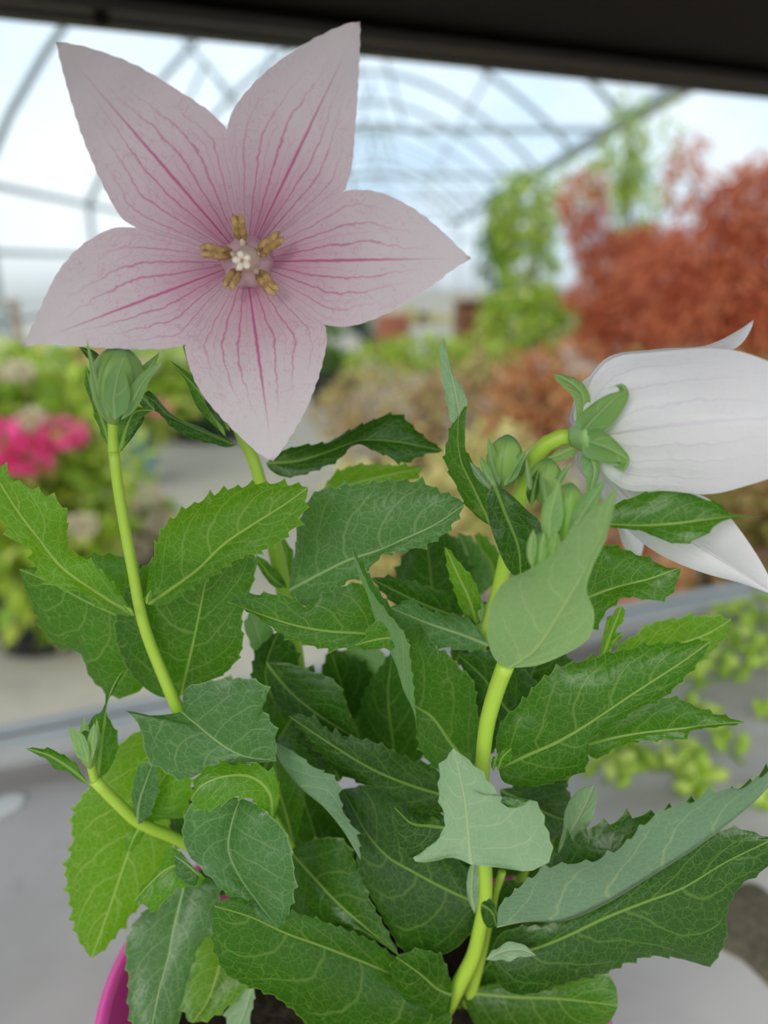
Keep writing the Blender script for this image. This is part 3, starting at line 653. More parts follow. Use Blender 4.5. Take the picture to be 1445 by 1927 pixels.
# stems: (px, py, Y mm)
S1 = stem([(214, 848, 112), (222, 915, 112), (238, 1010, 112), (252, 1085, 112), (262, 1140, 112), (275, 1190, 112), (298, 1250, 112), (335, 1335, 112), (400, 1470, 116), (480, 1640, 120), (540, 1800, 122), (560, 1900, 122)], [.80, .84, .9, .95, 1.2, 1.05, 1.08, 1.2, 1.3, 1.5, 1.6], name='stem')
stem([(214, 850, 112), (213, 820, 112), (214, 788, 111.8)], [.85, .75, .9], name='stem')
S2 = stem([(468, 555, 132), (455, 680, 136), (440, 770, 134), (455, 820, 133), (478, 868, 132), (495, 930, 132), (520, 1040, 131), (540, 1140, 130), (556, 1230, 130), (575, 1400, 130), (600, 1600, 128), (630, 1880, 124)], [1.0, 1.0, 1.1, 1.5, 1.5, 1.4, 1.4, 1.5, 1.6, 1.7])
S3 = stem([(1085, 820, 109), (1050, 824, 109), (1018, 845, 110), (995, 880, 111), (980, 930, 112), (965, 990, 113), (948, 1070, 114), (925, 1160, 118), (900, 1230, 125), (860, 1430, 129), (820, 1700, 126), (790, 1880, 121)], [1.25, 1.25, 1.2, 1.15, 1.05, 1.0, 1.0, 1.15, 1.4, 1.6])
S4 = stem([(952, 1250, 99), (935, 1295, 100), (917, 1360, 101), (908, 1440, 102), (907, 1530, 103), (912, 1620, 104), (914, 1680, 104), (903, 1745, 105), (890, 1800, 106), (865, 1850, 107), (838, 1900, 108)], [1.3, 1.25, 1.15, 1.2, 1.2, 1.15, 1.25, 1.4, 1.6])
S5 = stem([(178, 1468, 108), (215, 1505, 109), (262, 1548, 111), (335, 1580, 114), (430, 1640, 118), (530, 1780, 120), (580, 1890, 120)], [.95, 1.05, 1.1, 1.1, 1.3, 1.5])
S6 = stem([(513, 1538, 112), (530, 1570, 113), (548, 1600, 114), (590, 1700, 118), (640, 1850, 118)], [.9, 1.2, 1.3, 1.5], mat=STEM)
S7 = stem([(1152, 1165, 116), (1143, 1205, 117), (1130, 1260, 119), (1080, 1420, 124), (980, 1650, 126), (900, 1850, 124)], [.9, .9, 1.1, 1.3, 1.5], mat=STEM)
S8 = stem([(905, 1165, 124), (898, 1210, 124), (880, 1330, 126), (850, 1600, 126), (800, 1850, 122)], [.8, 1.0, 1.3, 1.5], mat=STEM_OLD)
S9 = stem([(945, 1640, 112), (930, 1690, 112), (905, 1800, 112), (880, 1890, 112)], [.7, .9, 1.2], mat=STEM)

# ---- the open blossom facing the camera
FC = (462, 492)
def fdepth(px, py, v=0., u=0.):
    r0 = math.hypot(px - FC[0], py - FC[1]); r = max(r0 - 34, 0)
    Y = 120.6 - 12.5*(1 - math.exp(-(r/150.)**1.25)) - .011*(py - 490) + 2.0*(max(r - 280, 0)/150.)**2
    return Y + (1.1*abs(v)**2.2 - .5)*math.sin(math.pi*min(u*1.25, 1))
def ring(a, r=30): return (FC[0] + r*math.cos(math.radians(a)), FC[1] + r*math.sin(math.radians(a)))
PETALS = [  # left edge notch..tip, right edge notch..tip, tip
 (dict(tip=(105, 78), a=-131, L=[(255, 428), (232, 413), (208, 378), (184, 328), (155, 258), (130, 178), (112, 110)], R=[(427, 242), (392, 208), (332, 168), (255, 122), (185, 95), (140, 83)])),
 (dict(tip=(678, 40), a=-64, L=[(427, 242), (436, 212), (458, 178), (502, 132), (560, 90), (620, 58), (655, 44)], R=[(650, 358), (662, 310), (669, 240), (674, 165), (677, 95)])),
 (dict(tip=(887, 486), a=0, L=[(650, 358), (695, 358), (745, 374), (800, 408), (848, 450), (872, 474)], R=[(612, 612), (650, 615), (692, 605), (742, 582), (800, 547), (852, 508)])),
 (dict(tip=(514, 868), a=82, L=[(612, 612), (615, 640), (606, 688), (591, 734), (570, 782), (540, 832), (524, 856)], R=[(347, 650), (353, 680), (373, 730), (402, 770), (450, 820), (490, 856)])),
 (dict(tip=(42, 652), a=159, L=[(347, 650), (310, 656), (255, 657), (180, 654), (105, 648), (65, 649)], R=[(255, 428), (214, 429), (180, 444), (140, 474), (110, 510), (88, 552), (62, 610)])),
]
prf = [(.3, 0), (1.2, .4), (2.2, 1.4), (3.0, 2.6), (3.45, 3.6)]
FW = P(*FC, .1235)
fv, ff = tube_geo([FW + A(0, .0040, 0), FW + A(0, .0028, 0), FW + A(0, .0005, 0), FW - A(0, .0022, 0), FW - A(0, .0040, 0)], np.array([1.2, 2.2, 2.9, 3.1, 2.6])/1000, 20, True)
flower = obj('flower', fv, ff, CALYX, plant, True, origin=FW)
nots = [(255, 428), (427, 242), (650, 358), (612, 612), (347, 650)]
for k, d in enumerate(PETALS):
    nu = 60
    def pt(arr): return [np.array((x, y), float) for x, y in arr]
    aL = math.degrees(math.atan2(d['L'][0][1] - FC[1], d['L'][0][0] - FC[0])); aR = math.degrees(math.atan2(d['R'][0][1] - FC[1], d['R'][0][0] - FC[0]))
    def edge2(a, pts):
        s0 = np.array(ring(a)); inner = [s0 + (np.array(pts[0]) - s0)*t for t in np.linspace(0, 1, 14)]
        oc = catmull(pt(pts) + [np.array(d['tip'], float)], 12); return np.vstack([inner[:-1], oc])
    def rs(p, n):
        s = np.r_[0, np.cumsum(np.linalg.norm(np.diff(p, axis=0), axis=1))]; t = np.linspace(0, s[-1], n); return np.array([np.interp(t, s, p[:, 0]), np.interp(t, s, p[:, 1])]).T
    e1 = rs(edge2(aL, d['L']), nu); e2 = rs(edge2(aR, d['R']), nu)
    m0 = np.array(ring(d['a'])); mid = np.array([m0 + (np.array(d['tip']) - m0)*t for t in np.linspace(0, 1, nu)])
    sv = np.linspace(-1, 1, 29); V = []; uv = []; mm = []
    for i in range(nu):
        u = i/(nu-1)
        for s in sv:
            q = mid[i] + ((e1[i] if s < 0 else e2[i]) - mid[i])*abs(s)
            if abs(s) == 1 and u > .45: q = q + .9*np.array([math.sin(i*2.1 + k), math.cos(i*1.7 + k)])
            fade = 1 if u < .98 else 0
            Y = fdepth(q[0], q[1], s, u*fade) + .35*math.sin(q[0]*.045 + k)*math.sin(q[1]*.038)*u
            p = P(q[0], q[1], Y/1000); V.append(p); uv.append((u, .5 + .5*s)); w = (q - mid[i])/12.5
            mm.append((u*3.2, math.copysign(np.linalg.norm(w)/10, s)))
    nv_ = len(sv); F = [(i*nv_+j, i*nv_+j+1, (i+1)*nv_+j+1, (i+1)*nv_+j) for i in range(nu-1) for j in range(nv_-1)]
    V = np.array(V); F = face_camera(V, F, False)
    obj('petal', V, F, PETAL, flower, True, {'UVMap': uv, 'mm': mm}, origin=V[len(sv)//2])
# centre: ribbed dome, style with five-lobed stigma, five spent anthers
DOME = plain('ovary_mauve', (.58, .40, .43), .5, .35, .18, 500); STIG = plain('stigma_cream', (.82, .72, .58), .5, .35, .08, 700)
n = N('anther_tan'); t = n.noise(n.tex(), 900, 4); ANTH = n.end(n.bsdf(n.mix(n.step(t, .3, .7), (.32, .19, .07), (.56, .37, .16)), .8, .2, n.bump(t, .00025)))
FIL = plain('filament_pale', (.62, .48, .40), .5, .3, .1, 400)
c0 = P(464, 494, .1188); V = []; K = 60
for r, z in [(3.75, 2.6), (3.75, 1.0), (3.6, -.3), (3.15, -1.4), (2.4, -2.1), (1.4, -2.4), (0.1, -2.5)]:
    for j in range(K):
        a = 2*math.pi*j/K; rr = r*(1 + .045*math.cos(10*a)*(r > 1)); V.append(c0 + A(rr*math.cos(a), z, rr*math.sin(a))/1000)
F = [(i*K+j, (i+1)*K+j, (i+1)*K+(j+1) % K, i*K+(j+1) % K) for i in range(6) for j in range(K)]
obj('ovary', V, F, DOME, flower, True)
sp = [P(468, 488, .1172), P(464, 486, .1150), P(459, 487, .1130), P(457, 490, .1112)]
v, f = tube_geo(catmull(sp, 5), np.interp(np.linspace(0, 1, 16), [0, .5, .8, 1], [2.0, 1.6, 1.25, 1.05])/1000, 16); obj('style', v, f, FIL, flower, True)
mb = MB(); c1 = P(456, 491, .1109)
for j in range(5):
    a = 2*math.pi*j/5 + .5; q = c1 + A(math.cos(a), 0, math.sin(a))*.00072
    v, f = tube_geo([q + A(0, .0008, 0), q, q + A(math.cos(a)*.0003, -.0005, math.sin(a)*.0003), q + A(math.cos(a)*.0004, -.0007, math.sin(a)*.0004)], np.array([.5, .52, .42, .12])/1000, 9); mb.add(v, f)
mb.build('stigma', STIG, flower, True)
for (bx, by), (tx, ty), dY in [((456, 452), (445, 402), -1.5), ((486, 478), (530, 441), -1.2), ((485, 512), (520, 551), -2.2), ((447, 508), (428, 543), -1.6), ((437, 477), (376, 471), -1.8)]:
    b3 = P(bx, by, .1158); t3 = P(tx, ty, .1148 + dY/1000); ax = t3 - b3; L_ = np.linalg.norm(ax); ax /= L_; sd_ = np.cross(ax, A(0, -1, 0)); sd_ /= np.linalg.norm(sd_)
    s0 = P(bx + (FC[0]-bx)*.45, by + (FC[1]-by)*.45, .1168); v, f = tube_geo([s0, (s0+b3)/2 - A(0, .0003, 0), b3 + ax*.0004], np.array([.55, .5, .4])/1000, 8)
    stm = obj('stamen', v, f, FIL, flower, True)
    mb = MB()
    for s in (-1, 1):
        tt = np.linspace(0, 1, 14); wv = np.array([.06, .32, .46, .54, .6, .62, .62, .6, .6, .58, .55, .5, .38, .1])
        pts = [b3 + ax*L_*t + sd_*s*(.00042 + .0001*math.sin(t*9 + s)) - A(0, .0004*math.sin(t*3.1), 0) for t in tt]
        v, f = tube_geo(pts, wv*.95/1000*(1 + .12*np.sin(tt*40 + s)), 8); mb.add(v, f)
    mb.build('anther', ANTH, flower, True)

# ---- buds
def bud(ax0, ax1, Ys, rad, prof, sepals, name='bud', seam=True, mat=None):
    a = P(*ax0, Ys[0]/1000); b = P(*ax1, Ys[1]/1000); T = (b - a); L_ = np.linalg.norm(T); T /= L_
    x = np.cross(T, A(0, 1, 0)); x /= np.linalg.norm(x); y = np.cross(T, x); V = []; uv = []; K = 40
    for t, r in prof:
        for j in range(K):
            an = 2*math.pi*j/K; rr = rad/1000*r*(1 + (.05*math.cos(5*an) if t > .35 else 0)); V.append(a + T*L_*t + (x*math.cos(an) + y*math.sin(an))*rr); uv.append((j/K, t))
    F = [(i*K+j, i*K+(j+1) % K, (i+1)*K+(j+1) % K, (i+1)*K+j) for i in range(len(prof)-1) for j in range(K)]
    o = obj(name, V, F, mat or BUD, plant, True, {'UVMap': uv}, origin=a)
    for s in sepals: leaf(s.get('m', 's'), s['M'], s['L'], s['R'], s.get('y', Ys), s.get('dl', 0), s.get('dr', 0), s.get('under', True), teeth=0, bulge=s.get('b', .12), wave=.1, parent=o, name='sepal')
    return o
BP = [(0, .25), (.06, .42), (.16, .66), (.28, .84), (.42, .96), (.56, 1.0), (.7, .93), (.82, .75), (.91, .5), (.97, .24), (1, .03)]
bud((214, 795), (228, 650), (112, 110), 3.75, BP, [
 dict(M=[(216, 790), (214, 745), (222, 705), (234, 670)], L=[(196, 760), (195, 735), (203, 705), (220, 685)], R=[(240, 770), (244, 735), (236, 700)], y=(107.0, 105.4)),
 dict(M=[(205, 785), (188, 745), (176, 700), (163, 637)], L=[(188, 770), (176, 725), (168, 690)], R=[(205, 762), (196, 740), (180, 695)], y=(108.2, 106.6)),
 dict(M=[(228, 790), (250, 752), (272, 715), (306, 680)], L=[(238, 755), (250, 722), (275, 695)], R=[(248, 778), (268, 750), (282, 715)], y=(107.4, 106)),
 dict(M=[(232, 780), (258, 730), (278, 695), (301, 662)], L=[(245, 730), (262, 695)], R=[(262, 745), (290, 695)], y=(113, 113)),
 dict(M=[(205, 740), (190, 700), (172, 670), (148, 652)], L=[(200, 690), (180, 662)], R=[(192, 715), (175, 690)], y=(115, 115), m='d', under=False),
 dict(M=[(205, 690), (210, 660), (214, 641)], L=[(198, 665)], R=[(222, 660)], y=(113, 113)),
])
bud((945, 918), (956, 818), (109, 108), 2.65, BP, [
 dict(M=[(940, 912), (928, 880), (922, 850), (917, 820)], L=[(926, 895), (918, 860)], R=[(946, 888), (936, 855)], y=(106.5, 106)),
 dict(M=[(948, 915), (966, 885), (980, 862), (993, 843)], L=[(950, 890), (965, 865)], R=[(972, 898), (985, 868)], y=(106.5, 106)),
 dict(M=[(935, 920), (918, 895), (908, 875), (901, 855)], L=[(922, 908), (905, 880)], R=[(928, 895), (915, 870)], y=(105, 104), under=True),
 dict(M=[(930, 925), (910, 905), (895, 885), (883, 868)], L=[(912, 915), (893, 895)], R=[(918, 900), (900, 880)], y=(107, 106), m='d'),
 dict(M=[(960, 912), (980, 885), (990, 868)], L=[(965, 890)], R=[(985, 890)], y=(110, 110)),
])
bud((1020, 945), (1032, 862), (106, 106), 2.35, BP, [
 dict(M=[(1000, 955), (1003, 925), (1010, 895), (1014, 880)], L=[(990, 930), (996, 905)], R=[(1012, 930), (1014, 905)], y=(103, 103), m='d', under=False),
 dict(M=[(1028, 950), (1025, 920), (1018, 895)], L=[(1020, 930), (1015, 905)], R=[(1036, 930), (1028, 905)], y=(103, 102)),
 dict(M=[(1036, 935), (1052, 905), (1065, 885), (1077, 869)], L=[(1036, 915), (1052, 890)], R=[(1055, 915), (1068, 888)], y=(104, 104)),
 dict(M=[(998, 930), (994, 895), (990, 860)], L=[(990, 905), (988, 880)], R=[(1002, 905), (996, 880)], y=(103, 102), m='m'),
])
bud((1058, 1015), (1074, 908), (96, 96), 2.3, BP, [
 dict(M=[(1035, 1020), (1035, 975), (1045, 935), (1052, 900)], L=[(1020, 985), (1030, 945)], R=[(1058, 985), (1058, 940)], y=(93, 93), m='b'),
 dict(M=[(1070, 1010), (1095, 970), (1118, 935), (1138, 902)], L=[(1075, 970), (1105, 925)], R=[(1100, 985), (1128, 940)], y=(94, 93), m='m'),
 dict(M=[(1028, 1015), (1024, 975), (1032, 940), (1044, 918)], L=[(1018, 985), (1022, 950)], R=[(1036, 975), (1040, 945)], y=(94, 94), m='b'),
])
bud((1014, 1075), (1022, 1000), (94, 94), 1.5, BP, [
 dict(M=[(1002, 1072), (998, 1040), (1004, 995)], L=[(991, 1045), (994, 1015)], R=[(1008, 1045), (1010, 1015)], y=(92, 92), m='b'),
 dict(M=[(1032, 1072), (1042, 1040), (1048, 1000)], L=[(1026, 1045), (1036, 1015)], R=[(1050, 1045), (1054, 1015)], y=(92, 92), m='b'),
 dict(M=[(1018, 1072), (1020, 1035), (1024, 995)], L=[(1012, 1045)], R=[(1028, 1040)], y=(91.5, 91.5), m='b'),
])
bud((170, 1445), (158, 1375), (107, 107), 1.5, BP, [
 dict(M=[(160, 1432), (148, 1405), (140, 1375), (128, 1365)], L=[(146, 1425), (134, 1390)], R=[(160, 1410), (148, 1380)], y=(105, 105), m='b'),
 dict(M=[(166, 1435), (158, 1405), (150, 1385), (140, 1370)], L=[(152, 1420), (144, 1392)], R=[(168, 1412), (158, 1385)], y=(104.6, 104.6), m='b'),
 dict(M=[(174, 1430), (174, 1395), (177, 1360)], L=[(164, 1405), (168, 1378)], R=[(182, 1400), (182, 1375)], y=(105, 105), m='b'),
 dict(M=[(160, 1400), (158, 1370), (158, 1350)], L=[(150, 1378)], R=[(168, 1375)], y=(109, 109), m='b'),
 dict(M=[(178, 1425), (182, 1385), (182, 1352)], L=[(174, 1390)], R=[(190, 1390)], y=(108, 108), m='b'),
])
stem([(178, 1468, 108), (170, 1435, 107.2)], [.7, .7])
bud((905, 1170), (905, 1130), (123, 123), .9, BP, [
 dict(M=[(900, 1172), (893, 1150), (890, 1122)], L=[(890, 1150)], R=[(902, 1150)], y=(122, 122), m='b'),
 dict(M=[(910, 1172), (918, 1150), (920, 1128)], L=[(908, 1150)], R=[(924, 1150)], y=(122, 122), m='b'),
 dict(M=[(905, 1175), (902, 1150), (903, 1118)], L=[(898, 1150)], R=[(910, 1150)], y=(121.5, 121.5), m='b'),
])
bud((418, 800), (402, 735), (125, 125), 1.7, BP, [
 dict(M=[(425, 822), (398, 775), (378, 740), (318, 677)], L=[(402, 800), (372, 768), (348, 715)], R=[(415, 780), (392, 735), (360, 705)], y=(122, 121), m='m', under=False),
 dict(M=[(432, 812), (418, 780), (398, 755), (380, 738)], L=[(412, 795), (390, 765)], R=[(430, 785), (410, 752)], y=(121.5, 121.5), m='d', under=False),
 dict(M=[(388, 745), (372, 700), (358, 660), (340, 640)], L=[(360, 700)], R=[(385, 690)], y=(126, 127), m='g'),
])

# ---- the second blossom, seen from behind, right
RW = P(1105, 822, .107)
ax2 = P(1150, 815, .1055) - P(1075, 822, .1085); L2 = np.linalg.norm(ax2); ax2 /= L2; L2 *= .62; o2 = P(1075, 822, .1085)
tt = [0, .12, .3, .5, .7, .9, 1.0]; v, f = tube_geo([o2 + ax2*L2*t for t in tt], np.array([1.3, 1.5, 1.95, 2.5, 2.95, 3.1, 2.6])/1000, 24, True, .04)
flower2 = obj('flower', v, f, CALYX, plant, True, origin=o2)
def wpetal(M, L, R, bulge=.05, under=True, nu=40):
    Mp = lift(M, 0, 0); V, F, uv, _ = sheet(Mp, lift([M[0]] + L + [M[-1]], 0, 0), lift([M[0]] + R + [M[-1]], 0, 0), nu, 0, 0)
    Fc = face_camera(V, F, under); V, F, uv, _ = sheet(Mp, lift([M[0]] + L + [M[-1]], 0, 0), lift([M[0]] + R + [M[-1]], 0, 0), nu, (bulge if Fc is F else -bulge), 0, wave=.2, seed=SEED[0]); SEED[0] += 1
    uv['mm'] = [(a*1., b) for a, b in uv['mm']]
    obj('petal', V, Fc, PETAL_W, flower2, True, uv, origin=Mp[0])
# large near petal
wpetal([(1120, 822, 107), (1200, 808, 102), (1300, 796, 98), (1420, 788, 96), (1600, 790, 98)],
       [(1096, 790, 107), (1104, 745, 107), (1118, 708, 107), (1152, 676, 107), (1230, 662, 106), (1330, 655, 104), (1400, 664, 102), (1470, 692, 100), (1545, 745, 98)],
       [(1120, 860, 106), (1140, 895, 105), (1180, 922, 104), (1250, 925, 102), (1330, 930, 100), (1400, 914, 99), (1470, 892, 98), (1540, 850, 98)])
# upper petal with a recurved tip
wpetal([(1120, 812, 109), (1130, 740, 112), (1180, 690, 114), (1290, 668, 113), (1370, 645, 112), (1418, 601, 111)],
       [(1080, 790, 112), (1095, 735, 116), (1145, 672, 118), (1235, 658, 118), (1330, 648, 115), (1392, 620, 113)],
       [(1150, 780, 107), (1170, 710, 108), (1230, 690, 109), (1320, 672, 109), (1388, 654, 110), (1414, 618, 110.5)])
# lower petal
wpetal([(1118, 835, 108), (1150, 900, 109), (1215, 965, 109), (1310, 1025, 106), (1390, 1075, 103), (1462, 1122, 101)],
       [(1150, 850, 106), (1215, 905, 104), (1290, 920, 102), (1340, 945, 101), (1395, 1000, 101), (1436, 1064, 101)],
       [(1100, 860, 111), (1140, 930, 114), (1170, 985, 114), (1225, 1034, 111), (1325, 1078, 106), (1400, 1100, 103)], .08)
# the two far petals
wpetal([(1110, 815, 112), (1090, 780, 119), (1110, 740, 126), (1200, 720, 136), (1330, 720, 146)],
       [(1078, 800, 113), (1076, 770, 121), (1100, 715, 128), (1220, 680, 140)],
       [(1110, 810, 114), (1120, 790, 122), (1200, 770, 134), (1300, 760, 142)])
wpetal([(1108, 835, 112), (1100, 875, 118), (1130, 930, 125), (1175, 1000, 132), (1206, 1049, 136)],
       [(1120, 850, 112), (1160, 900, 122), (1200, 970, 132), (1212, 1015, 135)],
       [(1082, 855, 114), (1090, 885, 119), (1120, 925, 125), (1160, 990, 132), (1178, 1035, 135)])
def sep2(M, L, R, under=True, b=.14, m='s'): leaf(m, M, L, R, (106, 106), 0, 0, under, 0, b, .1, flower2, 'sepal')
sep2([(1094, 812, 105), (1135, 770, 103), (1162, 745, 102), (1176, 740, 101.4), (1168, 726, 101.2), (1142, 732, 101.5)], [(1082, 795, 105.6), (1118, 757, 103.5), (1150, 740, 102.5), (1166, 736, 101.9), (1158, 727, 101.6)], [(1125, 815, 103.6), (1150, 800, 102.5), (1172, 770, 101.4), (1184, 742, 101), (1172, 722, 101)])
sep2([(1096, 828, 105), (1140, 842, 102.4), (1165, 855, 101.4), (1180, 866, 100.6), (1172, 884, 100.2), (1150, 876, 100.2)], [(1118, 806, 103.4), (1148, 820, 102), (1172, 845, 101), (1184, 864, 100.3), (1174, 888, 100)], [(1098, 856, 104.4), (1128, 868, 103), (1155, 873, 101.6), (1166, 868, 101), (1164, 874, 100.6)])
sep2([(1098, 800, 107), (1098, 765, 107), (1094, 740, 106.5), (1075, 722, 106), (1042, 704, 105.5)], [(1086, 800, 107.5), (1084, 770, 107.5), (1078, 748, 107), (1060, 728, 106.4), (1046, 714, 105.8)], [(1112, 790, 106.6), (1111, 760, 106.4), (1108, 738, 106), (1088, 714, 105.4), (1060, 706, 105.3)], m='b')
sep2([(1108, 850, 105), (1118, 885, 104), (1112, 915, 104), (1105, 940, 104)], [(1092, 860, 105.4), (1102, 900, 104.6), (1103, 925, 104.4)], [(1125, 862, 104), (1128, 890, 103.5), (1118, 920, 103.6)], m='m')
sep2([(1085, 840, 108), (1065, 850, 109), (1035, 862, 110), (1018, 868, 111)], [(1072, 838, 108.4), (1045, 850, 109.4)], [(1084, 856, 108), (1060, 866, 109)], m='b')

# ---- leaves: material, midrib base..tip, one edge, other edge
leaf('b', [(254, 1158), (200, 1127), (117, 1069), (70, 1011), (28, 955), (-28, 862)], [(233, 1127), (200, 1085), (159, 1048), (135, 1041), (127, 997), (124, 959), (95, 935), (37, 908), (0, 880)], [(243, 1160), (196, 1146), (154, 1117), (107, 1102), (72, 1081), (51, 1030), (26, 1018), (0, 964), (-25, 905)], (112, 106), 2, -2, bulge=.1)
leaf('m', [(262, 1182), (219, 1158), (154, 1128), (103, 1100), (36, 1071)], [(280, 1130), (250, 1055), (200, 1043), (150, 1048), (95, 1062)], [(280, 1240), (266, 1298), (219, 1312), (196, 1298), (172, 1278), (150, 1232), (115, 1221), (84, 1193), (70, 1153), (54, 1120)], (120, 116), 3, 2, teeth=.7)
leaf('b', [(278, 1138), (320, 1110), (372, 1072), (422, 1024), (484, 982), (535, 950), (580, 917)], [(276, 1100), (287, 1057), (310, 991), (341, 960), (393, 934), (436, 918), (504, 908), (550, 912)], [(306, 1139), (349, 1115), (411, 1077), (453, 1051), (504, 1034), (543, 1007), (560, 984), (574, 952)], (111, 105), 4, -1.5, bulge=.11)
leaf('m', [(340, 1310), (352, 1260), (370, 1180), (388, 1090), (402, 1030)], [(305, 1312), (262, 1285), (226, 1230), (216, 1172), (232, 1115), (270, 1065), (330, 1030)], [(375, 1290), (430, 1262), (457, 1215), (456, 1160), (478, 1090), (480, 1045), (440, 1020)], (117, 113), 0, -2, teeth=.4)
leaf('g', [(343, 1340), (374, 1367), (399, 1388), (436, 1413), (469, 1426), (520, 1432)], [(349, 1296), (385, 1284), (440, 1278), (494, 1280), (503, 1310), (494, 1336), (515, 1363), (518, 1404)], [(299, 1346), (257, 1344), (232, 1335), (252, 1352), (268, 1385), (270, 1421), (292, 1440), (316, 1456), (342, 1466), (374, 1456), (415, 1446), (460, 1440)], (109, 105), 1, -1, bulge=.07, wave=.7)
leaf('g', [(452, 1502), (436, 1550), (430, 1600), (450, 1648), (485, 1698), (523, 1747)], [(500, 1522), (530, 1560), (549, 1610), (555, 1660), (545, 1715)], [(395, 1495), (354, 1520), (344, 1565), (352, 1605), (385, 1640), (430, 1685), (485, 1724)], (105, 98), -2, -1, bulge=.14, wave=.9, teeth=.35)
leaf('b', [(512, 1540), (505, 1490), (470, 1462), (420, 1462), (378, 1480), (358, 1506)], [(522, 1520), (520, 1462), (480, 1440), (425, 1437), (380, 1452)], [(492, 1530), (478, 1508), (445, 1500), (405, 1520), (383, 1528)], (104, 100), 2, -2, bulge=.06)
leaf('m', [(168, 1476), (132, 1447), (92, 1422), (48, 1408)], [(152, 1452), (136, 1432), (105, 1413), (72, 1408)], [(150, 1470), (112, 1446), (75, 1424)], (107, 104), 1, 1, teeth=.25)
leaf('m', [(183, 1468), (189, 1420), (196, 1365), (204, 1318), (216, 1285), (233, 1258)], [(170, 1440), (163, 1395), (170, 1355), (192, 1335), (203, 1300)], [(205, 1448), (223, 1398), (210, 1360), (193, 1330), (198, 1318), (216, 1300)], (110, 109), 1, 1, teeth=.25)
leaf('b', [(300, 1400), (280, 1480), (250, 1580), (232, 1630), (208, 1702), (172, 1803)], [(262, 1376), (205, 1425), (160, 1490), (137, 1528), (135, 1590), (122, 1645), (132, 1700), (140, 1750), (156, 1782)], [(335, 1430), (340, 1530), (320, 1610), (290, 1672), (235, 1738), (195, 1788)], (122, 108), -1, 2, teeth=.75)
leaf('b', [(262, 1553), (276, 1512), (300, 1475), (325, 1440)], [(252, 1505), (256, 1455), (275, 1425)], [(300, 1545), (345, 1533), (360, 1490), (350, 1450)], (113, 112), -1, -1)
leaf('g', [(258, 1552), (262, 1510), (275, 1470), (288, 1435)], [(250, 1520), (252, 1470), (268, 1435)], [(272, 1545), (288, 1520), (298, 1480), (296, 1450)], (110, 110), 0, -1, teeth=.3)
leaf('b', [(268, 1548), (252, 1575), (240, 1605)], [(255, 1555), (236, 1580)], [(274, 1560), (258, 1590)], (111, 110), teeth=.4)
leaf('g', [(352, 1640), (341, 1690), (328, 1741), (316, 1803), (299, 1865), (280, 1960)], [(305, 1690), (262, 1725), (238, 1768), (236, 1810), (241, 1850), (240, 1890), (252, 1935)], [(408, 1665), (412, 1700), (395, 1750), (370, 1790), (352, 1850), (335, 1925)], (115, 98), 0, 1, teeth=.55)
leaf('b', [(385, 1652), (345, 1628), (316, 1634), (285, 1660), (252, 1696)], [(360, 1625), (322, 1592), (302, 1632), (270, 1668)], [(372, 1668), (335, 1668), (318, 1690), (300, 1700), (288, 1716), (268, 1702)], (105, 101), 1, -2, teeth=.7, bulge=.1)
leaf('g', [(375, 1648), (350, 1625), (328, 1610)], [(355, 1622), (338, 1606)], [(368, 1666), (335, 1650)], (102, 101), teeth=.3)
leaf('b', [(430, 1750), (412, 1820), (390, 1885), (362, 1925)], [(396, 1745), (368, 1785), (350, 1830), (343, 1885), (350, 1915)], [(470, 1790), (475, 1840), (460, 1862), (425, 1898), (390, 1920)], (112, 101), 0, -1, teeth=.5)
leaf('g', [(478, 1850), (462, 1900), (440, 1960)], [(450, 1870), (425, 1910)], [(478, 1880), (465, 1930)], (106, 104), under=True, teeth=.4)
leaf('m', [(775, 1862), (738, 1836), (684, 1811), (601, 1779), (537, 1756), (470, 1725), (403, 1705)], [(740, 1800), (680, 1762), (610, 1735), (540, 1712), (470, 1695), (425, 1692)], [(850, 1915), (800, 1975), (700, 1995), (600, 1950), (542, 1893), (501, 1866), (432, 1838), (404, 1795), (399, 1745)], (107, 96), 2, -3, teeth=.4, bulge=.12)
leaf('m', [(546, 1600), (583, 1642), (629, 1692), (679, 1738), (752, 1800)], [(566, 1590), (600, 1578), (647, 1580), (665, 1619), (702, 1701), (735, 1765)], [(553, 1637), (549, 1692), (551, 1733), (574, 1749), (597, 1737), (647, 1738), (693, 1760), (722, 1778)], (113, 103), 1, 0, teeth=.5)
leaf('d', [(908, 1705), (834, 1671), (780, 1642), (729, 1612), (688, 1565), (645, 1485)], [(910, 1722), (885, 1756), (853, 1788), (798, 1806), (761, 1788), (737, 1756), (705, 1701), (677, 1648), (668, 1590), (650, 1530)], [(892, 1650), (852, 1610), (800, 1565), (745, 1500), (700, 1478)], (108, 112), -3, 3, teeth=.35)
leaf('d', [(515, 1395), (520, 1422), (563, 1480), (609, 1519), (644, 1561), (678, 1618)], [(530, 1402), (572, 1429), (598, 1449), (632, 1464), (642, 1499), (652, 1538), (668, 1567), (678, 1598)], [(530, 1385), (567, 1402), (600, 1440), (640, 1500), (668, 1570)], (113, 105), -2, 5, under=True, teeth=.7, bulge=.03, by='L')
leaf('m', [(892, 1448), (850, 1402), (811, 1348), (770, 1320), (744, 1250), (727, 1212), (706, 1167), (692, 1122), (675, 1081), (661, 1030)], [(902, 1390), (898, 1330), (890, 1280), (862, 1252), (842, 1230), (803, 1206), (796, 1178), (752, 1160), (722, 1123), (694, 1080)], [(855, 1462), (820, 1446), (790, 1408), (781, 1360), (779, 1267), (763, 1200), (729, 1157), (702, 1119), (678, 1068)], (114, 108), 3, -4, under=False, teeth=.5, bulge=.04, by='L')
